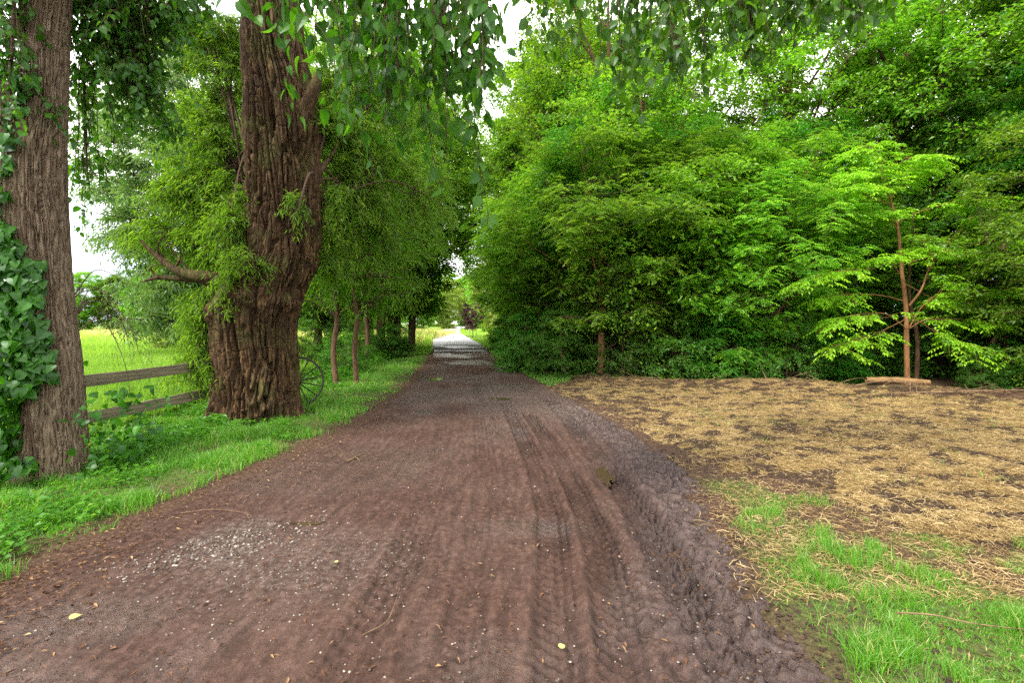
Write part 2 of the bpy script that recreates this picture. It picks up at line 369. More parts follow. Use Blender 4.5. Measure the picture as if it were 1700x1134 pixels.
def dome(t): return np.clip(.55 + 1.1 * t, 0, 1) * np.sqrt(np.clip(1 - np.clip((t - .45) / .57, 0, 1) ** 2.2, 0, 1))
def make_tree(name, seed, H=9, r0=.13, cb=.6, R=3.0, prof=dome, nlimb=14, M=300, ntw=6, nl=12, style='pinnate', ls=.085, twL=.5, flat=.3,
              up=.6, mats=None, lean=.3, gap=.0, gsc=.7, droop=.35, spread=.05, shell=.42, wig=.05, stems=1, fork=.55):
    """a broad-leaved tree round the origin: trunk, limbs, boughs and clumps of leafy twigs; returns (trunk mesh, crown mesh)"""
    r = rngs(seed); g = Geo(); S, SR = [], []
    for st in range(stems):
        zz = np.linspace(0, H * .92, 10); la = r.uniform(0, 2 * pi); off = 0 if stems == 1 else .16 + r0
        wx = np.cumsum(r.normal(0, wig * H / 10, 10)); wy = np.cumsum(r.normal(0, wig * H / 10, 10)); wx -= wx[0]; wy -= wy[0]
        ln = lean * (1 if stems == 1 else 2.5)
        path = np.stack([wx + cos(la) * (ln * (zz / H) ** 1.3 + off), wy + sin(la) * (ln * (zz / H) ** 1.3 + off), zz], -1)
        rad = np.maximum(r0 * (1 - zz / zz[-1] * .93) ** .9 * (1 if stems == 1 else .75), .012); p2 = path.copy(); p2[0, 2] = -.25
        rings_trunk(g, p2, rad, 14, 44, .12, seed + st); S.append(path); SR.append(rad)
        nlb = max(3, nlimb // stems); t = np.clip(cb / H + .05 + (.80 - cb / H) * (np.arange(nlb) + r.uniform(0, 1, nlb)) / nlb, 0, .9)
        b, _ = at_path(path[None], np.zeros(nlb, int), t / .92); azm = np.arange(nlb) * 2.4 + r.normal(0, .5, nlb) + st
        tt = np.clip((t * H - cb) / (H - cb) + .22, 0, 1); Rt = R * prof(tt) * .75 + .2; e = up + r.normal(0, .18, nlb)
        rise = np.minimum(Rt * np.tan(np.clip(e, .1, 1.2)), H * .97 - b[:, 2])
        end = np.stack([path[0, 0] * 0 + b[:, 0] * .5 + np.cos(azm) * Rt, b[:, 1] * .5 + np.sin(azm) * Rt, b[:, 2] + rise], -1)
        u = np.linspace(0, 1, 9)[None, :, None]; mid = b * .5 + end * .5; mid[:, 2] -= rise * .18
        P = b[:, None] * (1 - u) ** 2 + 2 * mid[:, None] * u * (1 - u) + end[:, None] * u ** 2; wb = np.cumsum(r.normal(0, .035, P.shape), 1); wb[:, 0] = 0; P = P + wb * Rt[:, None, None] * .5
        rb = np.interp(t * H, zz, rad) * fork; RR = rb[:, None] * np.linspace(1, .18, 9)[None]; v, q = tubes(P, RR, 7); g.add(v, q)
        S += list(P); SR += list(RR)
    NP = np.concatenate(S); NR = np.concatenate(SR)
    m = M * 3; t = r.uniform(0, 1, m); k = r.uniform(0, 1, m) < prof(t) ** 1.6; t = t[k]; m = len(t)
    rr = r.uniform(0, 1, m) ** shell; a = r.uniform(0, 2 * pi, m); env = R * prof(t) * (.78 + .5 * n3(np.cos(a) * 1.4 + seed, np.sin(a) * 1.4, t * 4, seed + 3))
    lx, ly = np.interp(t, np.linspace(0, 1, 10), S[0][:, 0]), np.interp(t, np.linspace(0, 1, 10), S[0][:, 1])
    C = np.stack([lx * .7 + np.cos(a) * rr * env, ly * .7 + np.sin(a) * rr * env, cb + t * (H - cb)], -1)
    C = C[n3(C[:, 0] * gsc + seed, C[:, 1] * gsc, C[:, 2] * gsc * 1.3, seed + 5) > gap][:M]; M = len(C)
    D = np.linalg.norm(C[:, None] - NP[None], axis=2) + 1.2 * np.clip(NP[None, :, 2] - C[:, None, 2] + .15, 0, None); j = D.argmin(1)
    s0 = NP[j]; u = np.linspace(0, 1, 6)[None, :, None]; d = C - s0; L = np.linalg.norm(d, axis=1); mid = s0 + d * .5; mid[:, 2] += L * .10
    P = s0[:, None] * (1 - u) ** 2 + 2 * mid[:, None] * u * (1 - u) + C[:, None] * u ** 2 + r.normal(0, .02, (M, 6, 3)) * L[:, None, None] * np.array([0, 1, 1, 1, 1, 0])[None, :, None]
    v, q = tubes(P, np.minimum(NR[j] * .5, .012 + .012 * L)[:, None] * np.linspace(1, .3, 6)[None], 4); g.add(v, q, None, 1)
    n = M * ntw; ii = np.repeat(np.arange(M), ntw); out_ = nrm(C - np.array((0, 0, cb * .5 + H * .35)) * 1.0)[ii]
    a = r.uniform(0, 2 * pi, n); dd = np.stack([np.cos(a), np.sin(a), r.normal(0, flat, n)], -1) + out_ * .75; dd[:, 2] += .12
    b, _ = at_path(P, ii, r.uniform(.55, 1, n)); P2 = grow(r, b, nrm(dd), twL * r.uniform(.5, 1.2, n), 5, droop, .06)
    v, q = tubes(P2, np.linspace(.005, .0015, 5)[None].repeat(n, 0), 3); g.add(v, q, None, 1)
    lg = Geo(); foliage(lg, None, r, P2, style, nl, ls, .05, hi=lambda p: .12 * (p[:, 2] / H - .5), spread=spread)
    return g.mesh("trunk", [mats[0], M_twig], True), lg.mesh("crown", mats[1])

def put_tree(kind, loc, rz, sc, name, label, cat='tree', group=None):
    e = empty(name, (loc[0], loc[1], loc[2] if len(loc) > 2 else 0), rz, sc, label, cat, group)
    tm, cm = kind; link('trunk', tm, e); link('crown', cm, e); return e

def blob_crown(lg, tg, r, blobs, style, ls, nl=12, twL=.45, limb_r=.03, droop=.5, out_from=None):
    """foliage masses built where they hang: blob = (attach xyz, centre xyz, (rx,ry,rz), number of sub-branches, twigs per sub-branch)"""
    for att, C, rad, nsub, ntw in blobs:
        att = np.asarray(att, float) + np.array((0, .12, r.uniform(-.7, .7)) if limb_r < .021 else (0, 0, 0)); C = np.asarray(C, float); rad = np.asarray(rad, float)
        mid = (att + C) / 2 + np.array((0, 0, .15 * np.linalg.norm(C - att))) + r.normal(0, .05, 3)
        tube(tg, [att, mid, C], [limb_r * 1.3, limb_r, limb_r * .5], 7, n=10)
        u = nrm(r.normal(0, 1, (nsub, 3))) * (r.uniform(.25, 1, (nsub, 1)) ** .6)
        end = C + u * rad
        f = r.uniform(.3, .95, nsub)[:, None]; lt = f
        st = att * (1 - lt) ** 2 + 2 * mid * lt * (1 - lt) + C * lt ** 2
        t = np.linspace(0, 1, 6)[None, :, None]
        bow = np.zeros((nsub, 1, 3)); bow[..., 2] = np.linalg.norm(end - st, axis=1)[:, None] * .22
        P = st[:, None] * (1 - t) + end[:, None] * t + bow * 4 * t * (1 - t) + r.normal(0, .015, (nsub, 6, 3))
        v, q = tubes(P, np.linspace(limb_r * .4, .004, 6)[None].repeat(nsub, 0), 4); tg.add(v, q)
        n = nsub * ntw; ii = np.repeat(np.arange(nsub), ntw); ts = r.uniform(.35, 1, n)
        b, tan = at_path(P, ii, ts)
        outw = nrm(end[ii] - C + 1e-3)
        d = nrm(tan * .5 + outw * .5 + r.normal(0, .5, (n, 3)))
        P2 = grow(r, b, d, twL * r.uniform(.55, 1.2, n), 5, droop, .05)
        v, q = tubes(P2, np.linspace(.004, .0015, 5)[None].repeat(n, 0), 3); tg.add(v, q)
        foliage(lg, tg if style == 'big' else None, r, P2, style, nl, ls, .08, spread=0 if style == 'big' else .045)
# ------------------------------------------------------------------ the ground and the lane
LE = np.array([(-2.9,-6),(-3.0,0),(-2.98,2.02),(-3.0,2.75),(-2.93,3.52),(-2.76,4.77),(-2.45,6.53),(-2.41,8.94),(-2.98,15.5),(-4.2,25),(-5.8,34.5),(-9.4,57),(-13.7,93),(-17.0,125),(-17.5,160),(-12,210),(0,260)])
RE = np.array([(1.2,-6),(1.3,0),(1.43,2.02),(1.5,2.6),(1.64,3.33),(1.84,4.27),(1.9,5.67),(1.55,7.9),(.77,12),(-.34,17.8),(-1.5,28),(-2.3,34.5),(-5.0,52.5),(-8.9,80),(-12.6,120),(-12.5,155),(-7,205),(5,250)])
def XL(Y): return cr_interp(np.clip(Y, -6, 260), LE[:, 1], LE[:, 0])
def XR(Y): return cr_interp(np.clip(Y, -6, 250), RE[:, 1], RE[:, 0])
STRAW = np.array([G(905,640),G(960,627),G(1130,626),G(1300,634),G(1420,650),G(1560,655),G(1700,668),(12.5,7.0),(13,2.4),(5.2,2.7),G(1700,905),G(1560,880),G(1430,850),G(1300,806),G(1190,800),G(1140,760),G(1060,712),G(980,672)])
def poly_dist(x, y, poly, closed=True):
    """signed distance, positive inside"""
    n = len(poly); best = np.full(x.shape, 1e9); ins = np.zeros(x.shape, bool)
    for i in range(n if closed else n - 1):
        a, b = poly[i], poly[(i + 1) % n]; e = b - a
        t = np.clip(((x - a[0]) * e[0] + (y - a[1]) * e[1]) / (e @ e), 0, 1)
        best = np.minimum(best, np.hypot(x - a[0] - t * e[0], y - a[1] - t * e[1]))
        if closed:
            c = ((a[1] > y) != (b[1] > y)) & (x < (b[0] - a[0]) * (y - a[1]) / (b[1] - a[1] + 1e-12) + a[0]); ins ^= c
    return np.where(ins, best, -best) if closed else best
def lane_in(x, y):                       # positive inside the lane, in metres from its nearer edge
    Y = np.clip(y, -6, 255); nz = .22 * (fbm(x * 1.2, y * 1.2, 3) - .5) * np.clip(Y / 3, .5, 1.2)
    return np.minimum(x - XL(Y), XR(Y) - x) + nz
def straw_in(x, y): return poly_dist(x, y, STRAW) + .8 * (fbm(x * .9, y * .9, 8) - .5) + .25 * (fbm(x * 5, y * 5, 9) - .5)
def base_h(x, y):
    h = .05 * (fbm(x * .25, y * .25, 11) - .5) * ss(4, 12, np.hypot(x, y))
    ditch = np.exp(-((x + 5.6 + .02 * y) / 1.1) ** 2) * ss(1, 5, y) * (1 - ss(30, 45, y))
    h = h - .16 * ditch
    bank = np.exp(-((y - (13.4 - .42 * np.clip(x - 1.5, 0, 20) * .9)) / .7) ** 2) * ss(1.0, 4.0, x) * (1 - ss(13, 17, x))
    h = h + bank * (.06 + .20 * n2(x * .7, y * .7, 5) * ss(4, 7, x))
    h = h + .9 * ss(60, 200, np.hypot(x, y))
    return h
def ground_h(x, y):
    h = base_h(x, y)
    h = h - .07 * ss(.05, .35, lane_in(x, y)) - .05 * ss(.0, .3, straw_in(x, y))
    near = 1 - ss(12, 25, np.hypot(x, y))
    return h + near * .02 * (fbm(x * 4, y * 4, 21) - .5)
def grid(name, xs, ys, X, Y, Z, keep, mats, attrs, smooth=True):
    n, m = X.shape; idx = np.arange(n * m).reshape(n, m)
    q = np.stack([idx[:-1, :-1], idx[1:, :-1], idx[1:, 1:], idx[:-1, 1:]], -1).reshape(-1, 4)
    if keep is not None: q = q[keep.ravel()[q].all(1)]
    used = np.zeros(n * m, bool); used[q.ravel()] = True; rm = np.cumsum(used) - 1
    g = Geo(); g.add(np.stack([X, Y, Z], -1).reshape(-1, 3)[used], rm[q]); o = g.build(name, mats, None, smooth)
    for k, v in attrs.items():
        a = o.data.attributes.new(k, 'FLOAT', 'POINT'); a.data.foreach_set("value", v.ravel()[used].astype(np.float32))
    return o
def ground_mat():
    m, t, o = new_mat("grassy soil"); at = lambda n: N(t, "ShaderNodeAttribute", attribute_name=n).outputs["Fac"]
    co = N(t, "ShaderNodeTexCoord")
    nn = lambda s, d=6.0: (lambda x: (t.links.new(co.outputs["Object"], x.inputs["Vector"]), x.outputs[0])[1])(N(t, "ShaderNodeTexNoise", Scale=s, Detail=d, Roughness=.65))
    n1, n2_, n3_ = nn(3.0), nn(30.0), nn(.35)
    soil = ramp(t, n2_, [(.3, (.03, .018, .012)), (.55, (.085, .05, .033)), (.75, (.20, .13, .075))])
    gr = ramp(t, n2_, [(.3, (.02, .07, .008)), (.5, (.06, .17, .015)), (.72, (.14, .27, .03))])
    lawn = ramp(t, n1, [(.3, (.17, .30, .02)), (.7, (.29, .39, .035))])
    fld = ramp(t, n3_, [(.3, (.12, .21, .025)), (.7, (.25, .30, .07))])
    c = mixc(t, mth(t, "MULTIPLY", at("green"), mth(t, "ADD", mth(t, "MULTIPLY", n1, 1.2), -.2, True), True), soil, gr); c = mixc(t, at("lawn"), c, lawn); c = mixc(t, at("field"), c, fld)
    p = N(t, "ShaderNodeBsdfPrincipled", Roughness=.95); p.inputs["Specular IOR Level"].default_value = .15
    t.links.new(c, p.inputs["Base Color"]); b = N(t, "ShaderNodeBump", Strength=.8, Distance=.03); t.links.new(n2_, b.inputs["Height"])
    t.links.new(b.outputs[0], p.inputs["Normal"]); t.links.new(p.outputs[0], o.inputs[0]); return m
def axis(lo, hi, near, growth):
    a = [0.0]; 
    while a[-1] < hi: a.append(a[-1] + max(near, abs(a[-1]) * growth))
    b = [0.0]
    while b[-1] > lo: b.append(b[-1] - max(near, abs(b[-1]) * growth))
    return np.array(b[:0:-1] + a)
xs, ys = axis(-500, 500, .07, .02), axis(-60, 800, .07, .014)
X, Y = np.meshgrid(xs, ys, indexing='ij')
lawn = ss(26, 36, Y) * (1 - ss(2.5, 10, X - XR(Y))) * (1 - ss(-3, -8, X - XL(Y)) * 0)
fieldm = ss(0, 2.5, -6.8 - .02 * Y - X) * ss(4, 9, Y) * (1 - ss(30, 45, Y) * ss(-30, -14, X))
lawn = np.where(X < XL(Y), ss(24, 32, Y) * (1 - fieldm), lawn)
green = np.where(X < XL(Y), ss(.0, .5, XL(Y) - X - .35 * fbm(X * 2, Y * 2, 31)), 0)
patch_poly = np.array([G(1180,800),G(1330,806),G(1450,850),G(1600,885),(5.0,3.2),(6.5,1.5),(6.5,-3),(1.6,-3),G(1400,1134),G(1310,1020),G(1260,930),G(1200,860)])
def patch(x, y):
    return ss(-.25, .2, poly_dist(x, y, patch_poly)) * ss(.50, .57, fbm(x * 1.9 + 3.1, y * 1.7, 41) + .10 * ss(3.6, 2.6, y) + .02)
green = np.maximum(green, patch(X, Y) * .9)
green = np.maximum(green, ss(14, 20, Y) * ss(0, .6, X - XR(Y)) * (1 - ss(1.2, 2.4, X - XR(Y))) * .8)
green = np.maximum(green, ss(8, 40, -Y) * .8)
ground = grid("ground", xs, ys, X, Y, ground_h(X, Y), None, ground_mat(), dict(green=green, lawn=lawn, field=fieldm), True)
tag(ground, kind="structure", label="ground of soil, grass and leaf litter beside and beyond the lane")

# lane: wheel ruts and tread prints pressed into wet mud
TR = [[G(880,690),G(930,760),G(962,820),G(1000,900),G(1022,1000),G(1040,1134),(.45,1.2)],
      [G(915,665),G(950,700),G(1005,770),G(1065,850),G(1125,950),G(1185,1050),G(1235,1134),(.92,1.3)],
      [G(835,660),G(862,710),G(895,780),G(918,860),G(925,960),G(932,1134),(.2,1.2)],
      [G(740,640),G(742,700),G(738,780),G(700,880),G(640,1000),G(560,1134),(-.8,1.2)],
      [G(790,620),G(800,700),G(812,800),G(800,900),G(780,1000),G(760,1134),(-.2,1.2)]]
def tracks(x, y):
    h = np.zeros_like(x); tm = np.zeros_like(x)
    for i, tr in enumerate(TR):
        tr = np.array(tr); d = np.full(x.shape, 1e9); al = np.zeros_like(x); sgn = np.zeros_like(x); acc = 0
        for a, b in zip(tr[:-1], tr[1:]):
            e = b - a; L = math.hypot(*e); t = np.clip(((x - a[0]) * e[0] + (y - a[1]) * e[1]) / L ** 2, 0, 1)
            dx, dy = x - a[0] - t * e[0], y - a[1] - t * e[1]; dd = np.hypot(dx, dy); mk = dd < d
            d = np.where(mk, dd, d); al = np.where(mk, acc + t * L, al); sgn = np.where(mk, np.sign(dx * e[1] - dy * e[0]), sgn); acc += L
        s = d * sgn; wdt = (.13, .15, .12, .14, .12)[i]; dep = (.055, .070, .050, .013, .012)[i]
        inn = 1 - ss(wdt * .8, wdt * 1.15, d)
        rim = np.exp(-((d - wdt * 1.3) / .035) ** 2) * .016 * (.4 + 1.2 * n2(al * 3, s * 3, 60 + i))
        per = (.085, .12, .08, .09, .07)[i]
        lug = ss(.42, .62, .5 + .5 * np.sin(2 * pi * (al + np.abs(s) * .7) / per)) * .036
        rib = ss(.6, .9, np.abs(np.sin(s * pi / .055))) * .014
        cov = .35 + .65 * ss(.35, .6, fbm(al * .8, s * 2, 70 + i))
        h += cov * (-dep * inn + inn * (lug * (1.0 if i < 3 else .22) + rib * (1.5 if i < 3 else .6))) + rim * min(1, dep / .025)
        tm = np.maximum(tm, inn * cov * (1 if i < 3 else .3))
    return h, tm
def lane_detail(x, y, inn):
    near = 1 - ss(16, 26, y)
    th, tm = tracks(x, y)
    XRy = XR(y)
    churn = ss(1.15, .35, XRy - x + .3 * (fbm(x * 2, y * 2, 51) - .5)) * ss(10.5, 7.5, y)       # churned mud along the right edge
    lump = fbm(x * 9, y * 9, 52) - .5; blade = fbm((x * .5 + y * .86) * 22, (x * .86 - y * .5) * 7, 53) - .5
    fine = fbm(x * 28, y * 28, 54, 3) - .5; st = fbm(x * 34 + y * 9, y * 4, 55, 3) - .5
    clod = ss(.60, .72, fbm(x * 13, y * 13, 56, 3))
    pits = ss(.54, .62, fbm((x * .42 + y * .9) * 13, (x * .9 - y * .42) * 4.2, 62, 4)) + ss(.56, .64, fbm((x * .8 + y * .6) * 4.5, (x * .6 - y * .8) * 15, 63, 4))
    lugs = ss(.35, .9, np.sin(2 * pi * ((x * .45 + y * .9) / .13 + 1.5 * fbm(x * 1.5, y * 1.5, 61))))
    h = th + near * ((.005 * fine + .006 * st * (1 - churn)) * (1 - .5 * tm) + .020 * lump * (.25 + churn) + churn * (.060 * blade - .040 * pits + .030 * clod) + .006 * clod)
    gravel = ss(.16, .0, np.abs(poly_dist(x, y, np.array([G(380,930), G(350,900), G(410,880)]), False)) - .12)
    gravel = np.maximum(gravel, ss(1.0, .2, np.hypot((x + 1.45) / 1.3, (y - 3.05) / .7)) * .6)
    gravel = np.maximum(gravel, .9 * ss(.42, .62, fbm(x * .7, y * .4, 58)) * ss(6, 9, y) * ss(3.0, 1.5, np.abs(x + .6)))
    wet = np.maximum(np.maximum(ss(.5, .62, fbm(x * .8 + 5, y * .6, 57)) * .7, churn * .75), ss(.7, .2, np.hypot((x + 2.2) / .9, (y - 2.45) / .4)))
    wet = np.maximum(wet, ss(.55, .1, np.hypot((x - .15) / 1.2, (y - 3.55) / .45)) * .9)
    return h, tm, churn, np.clip(gravel, 0, 1), wet
PUD = [(G(510,868), .17, .05), (G(600,888), .0, .0), (G(1003,790), .11, .26), (G(832,661), .30, .22), (G(722,630), .26, .36), (G(945,885), .0, .0)]
def puddle_dip(x, y):
    h = np.zeros_like(x)
    for (c, a, b) in PUD:
        if a: h -= .022 * ss(1.35, .5, np.hypot((x - c[0]) / a, (y - c[1]) / b))
    return h
def mud_mat():
    m, t, o = new_mat("wet brown mud"); at = lambda n: N(t, "ShaderNodeAttribute", attribute_name=n).outputs["Fac"]
    co = N(t, "ShaderNodeTexCoord")
    def nn(s, d=7.0, sc=(1, 1, 1), rot=0, ro=.65):
        mp = N(t, "ShaderNodeMapping"); mp.inputs["Scale"].default_value = sc; mp.inputs["Rotation"].default_value = (0, 0, rot)
        t.links.new(co.outputs["Object"], mp.inputs[0]); x = N(t, "ShaderNodeTexNoise", Scale=s, Detail=d, Roughness=ro); t.links.new(mp.outputs[0], x.inputs["Vector"]); return x.outputs[0]
    a, b, c_, d_ = nn(1.1, 5.0), nn(22), nn(110, 4.0), nn(7, 8.0, (2.2, .45, 1), -.12)
    base = ramp(t, b, [(.28, (.024, .0115, .008)), (.5, (.066, .034, .024)), (.72, (.125, .076, .058))])
    base = mixc(t, mth(t, 'MULTIPLY', ramp(t, a, [(.40, (0, 0, 0)), (.66, (1, 1, 1))]), .5), base, (.125, .079, .061))
    base = mixc(t, mth(t, 'MULTIPLY', ramp(t, d_, [(.44, (0, 0, 0)), (.60, (1, 1, 1))]), .6), base, (.033, .018, .013))
    base = mixc(t, mth(t, 'MULTIPLY', at("churn"), .6), base, ramp(t, b, [(.34, (.018, .010, .009)), (.66, (.082, .057, .052))]))
    base = mixc(t, mth(t, 'MULTIPLY', at("track"), .6), base, (.022, .012, .009))
    vo = N(t, "ShaderNodeTexVoronoi", Scale=85.0); t.links.new(co.outputs["Object"], vo.inputs["Vector"])
    peb = ramp(t, vo.outputs["Color"], [(.2, (.05, .036, .028)), (.6, (.12, .095, .08)), (.9, (.24, .21, .19))])
    base = mixc(t, mth(t, 'MULTIPLY', at("gravel"), mth(t, 'MULTIPLY', ramp(t, b, [(.42, (0, 0, 0)), (.55, (1, 1, 1))]), .7)), base, peb)
    p = N(t, "ShaderNodeBsdfPrincipled"); t.links.new(base, p.inputs["Base Color"])
    rgh = mth(t, 'SUBTRACT', .80, mth(t, 'MULTIPLY', at("wet"), mth(t, 'ADD', mth(t, 'MULTIPLY', b, .6), .22)), True)
    t.links.new(rgh, p.inputs["Roughness"]); t.links.new(mth(t, "ADD", .18, mth(t, "MULTIPLY", at("wet"), .38)), p.inputs["Specular IOR Level"])
    b1 = N(t, "ShaderNodeBump", Strength=.9, Distance=.012); t.links.new(b, b1.inputs["Height"])
    b2 = N(t, "ShaderNodeBump", Strength=1.0, Distance=.008); t.links.new(c_, b2.inputs["Height"]); t.links.new(b1.outputs[0], b2.inputs["Normal"])
    t.links.new(b2.outputs[0], p.inputs["Normal"]); t.links.new(p.outputs[0], o.inputs[0]); return m
yy = [-4.0]
while yy[-1] < 36: yy.append(yy[-1] + (.09 if yy[-1] < 1 else min(.12, max(.0095, yy[-1] * .0030))))
yy = np.array(yy); uu = np.linspace(0, 1, 470)
U, Y = np.meshgrid(uu, yy, indexing='ij'); l, r_ = XL(Y) - .3, XR(Y) + .3; X = l + (r_ - l) * U
inn = lane_in(X, Y); hd, tm_, churn, grav, wet = lane_detail(X, Y, inn)
edge = ss(0, .22, inn)
Z = base_h(X, Y) + edge * hd + puddle_dip(X, Y) - .02 * (1 - ss(-.05, .12, inn)) + .004
lane = grid("dirt_lane", uu, yy, X, Y, Z, inn > -.06, mud_mat(), dict(track=tm_, churn=churn, gravel=grav, wet=wet))
tag(lane, kind="structure", label="wet brown dirt lane with tyre ruts running into the trees")
# the paved stretch beyond
yy = np.linspace(33.2, 245, 160); uu = np.linspace(0, 1, 24); U, Y = np.meshgrid(uu, yy, indexing='ij'); l, r_ = XL(Y), XR(Y)
X = l + (r_ - l) * U; X[:, 0] += 1.2 * (fbm(U[:, 0] * 6, U[:, 0] * 2, 77) - .5)
pm, t, o = new_mat("pale asphalt"); co = N(t, "ShaderNodeTexCoord"); nz = N(t, "ShaderNodeTexNoise", Scale=1.2, Detail=8.0); t.links.new(co.outputs["Object"], nz.inputs["Vector"])
p = N(t, "ShaderNodeBsdfPrincipled", Roughness=.85); t.links.new(ramp(t, nz.outputs[0], [(.3, (.50, .46, .49)), (.7, (.68, .63, .67))]), p.inputs["Base Color"]); t.links.new(p.outputs[0], o.inputs[0])
road = grid("paved_road", uu, yy, X, Y, base_h(X, Y) + .016, None, pm, {}); tag(road, kind="structure", label="pale paved road bending away beyond the dirt lane")
# straw covered soil
xs, ys = np.arange(.2, 12.6, .03), np.arange(2.2, 14.6, .03)
X, Y = np.meshgrid(xs, ys, indexing='ij'); si = straw_in(X, Y)
Z = base_h(X, Y) + ss(0, .3, si) * (.05 * (fbm(X * 3, Y * 3, 81) - .35) + .03 * (fbm(X * 14, Y * 14, 82, 3) - .5)) - .02 * (1 - ss(-.05, .2, si)) + .004
hole = ss(.45, .60, fbm(X * 4.2, Y * 8.5, 83, 5) + .10 * ss(9.5, 12.5, Y) + .08 * ss(.7, 0, si))
sm, t, o = new_mat("straw strewn soil"); co = N(t, "ShaderNodeTexCoord")
mp = N(t, "ShaderNodeMapping"); mp.inputs["Scale"].default_value = (1, 2.4, 1); t.links.new(co.outputs["Object"], mp.inputs[0])
na = N(t, "ShaderNodeTexNoise", Scale=26.0, Detail=8.0, Roughness=.75); t.links.new(mp.outputs[0], na.inputs["Vector"])
nb = N(t, "ShaderNodeTexNoise", Scale=12.0, Detail=8.0, Roughness=.7); t.links.new(co.outputs["Object"], nb.inputs["Vector"])
st_ = ramp(t, na.outputs[0], [(.32, (.09, .05, .018)), (.47, (.22, .148, .058)), (.65, (.41, .30, .14))])
so_ = ramp(t, nb.outputs[0], [(.3, (.018, .010, .007)), (.7, (.08, .048, .03))])
fac = mth(t, 'ADD', N(t, "ShaderNodeAttribute", attribute_name="hole").outputs["Fac"], mth(t, 'MULTIPLY', mth(t, 'SUBTRACT', nb.outputs[0], .5), 1.6), True)
p = N(t, "ShaderNodeBsdfPrincipled", Roughness=.9); p.inputs["Specular IOR Level"].default_value = .2
t.links.new(mixc(t, ramp(t, fac, [(.35, (0, 0, 0)), (.5, (1, 1, 1))]), st_, so_), p.inputs["Base Color"])
bp = N(t, "ShaderNodeBump", Strength=1.0, Distance=.02); t.links.new(na.outputs[0], bp.inputs["Height"]); t.links.new(bp.outputs[0], p.inputs["Normal"]); t.links.new(p.outputs[0], o.inputs[0])
straw = grid("straw_ground", xs, ys, X, Y, Z, si > -.05, sm, dict(hole=hole)); tag(straw, kind="structure", label="soil strewn with yellow straw in front of the woodland")
# puddles
wm, t, o = new_mat("muddy water"); p = N(t, "ShaderNodeBsdfPrincipled", Roughness=.06); p.inputs["Base Color"].default_value = (.06, .042, .022, 1); p.inputs["IOR"].default_value = 1.33
t.links.new(p.outputs[0], o.inputs[0])
g = Geo()
for i, (c, a, b) in enumerate(PUD):
    if not a: continue
    k = 40; th = np.arange(k) * 2 * pi / k; rr = .45 + 1.0 * n3(np.cos(th) * 2.2 + i * 7, np.sin(th) * 2.2, 0, 91)
    x = c[0] + a * rr * np.cos(th); y = c[1] + b * rr * np.sin(th); zc = float(base_h(np.array([c[0]]), np.array([c[1]]))[0]) - .007
    g.add(np.concatenate([np.stack([x, y, np.full(k, zc)], -1), [[c[0], c[1], zc]]]), [[j, (j + 1) % k, k] for j in range(k)])
tag(g.build("puddle_water", wm), kind="structure", label="shallow muddy water lying in the lane's hollows")

# ------------------------------------------------------------------ grass, litter, straw pieces, stones (all beyond counting)
def height_any(x, y):
    h = ground_h(x, y); li = lane_in(x, y); s = straw_in(x, y)
    h = np.where(li > 0, base_h(x, y) + .004, h); return np.where(s > .1, base_h(x, y) + .01, h)
def blades(geo, r, x, y, h, w, bend=.5, z=None, var=None):
    n = len(x); z = ground_h(x, y) - .01 if z is None else z
    a = r.uniform(0, 2 * pi, n); s = np.stack([np.cos(a), np.sin(a), np.zeros(n)], -1)
    b = r.uniform(0, 2 * pi, n); q = bend * r.uniform(.1, 1, n) * h; ln = np.stack([np.cos(b) * q, np.sin(b) * q, np.zeros(n)], -1)
    B = np.stack([x, y, z], -1); up = np.zeros((n, 3)); up[:, 2] = h
    w = np.broadcast_to(w, (n,))[:, None]
    m1 = B + up * .5 + ln * .25; tp = B + up * (1 - .25 * (q / h)[:, None]) + ln
    v = np.stack([B - s * w / 2, B + s * w / 2, m1 - s * w * .42, m1 + s * w * .42, tp], 1).reshape(-1, 3)
    f = (np.arange(n)[:, None, None] * 5 + np.array([[0, 1, 3], [0, 3, 2], [2, 3, 4]])[None]).reshape(-1, 3)
    geo.add(v, f, np.repeat(np.clip(r.beta(2.2, 2.2, n) if var is None else var, 0, 1), 3))
def scatter(r, n, x0, x1, y0, y1, p=1.6):
    """positions thinning out with distance from the camera"""
    u = r.uniform(0, 1, n); e = 1 - p
    y = (y0 ** e + u * (y1 ** e - y0 ** e)) ** (1 / e); return r.uniform(x0, x1, n), y
r = rngs(5)
g = Geo()
x, y = scatter(r, 330000, -7.5, 0, 2.2, 34, 1.7)
cl = fbm(x * 2.5, y * 2.5, 101); dd = XL(y) - x
k = (dd > -.05 + .35 * (fbm(x * 3, y * 3, 31))) & (r.uniform(0, 1, len(x)) < .25 + 1.1 * ss(.4, .62, cl)) & (r.uniform(0, 1, len(x)) < ss(-.1, .6, dd) + .1) & (x > -6.6 - .02 * y)
x, y, cl, dd = x[k], y[k], cl[k], dd[k]
h = (.035 + .10 * ss(.35, .7, cl) + .02 * ss(.3, 1.4, dd)) * r.uniform(.6, 1.35, len(x))
blades(g, r, x, y, h, .0035 + .0006 * y, .8, var=.25 + .5 * r.beta(2, 2, len(x)) + .35 * (fbm(x * 1.2, y * 1.2, 103) - .5) + .45 * (r.uniform(0, 1, len(x)) > .88))
x, y = scatter(r, 250000, 1.2, 6.8, 1.4, 5.6, 1.6)
k = r.uniform(0, 1, len(x)) < patch(x, y) * ss(-.1, .15, XR(y) * -1 + x) * (.05 + ss(.42, .62, fbm(x * 5, y * 5, 104)))
x, y = x[k], y[k]; h = (.03 + .075 * ss(.35, .65, fbm(x * 3, y * 3, 105))) * r.uniform(.6, 1.4, len(x))
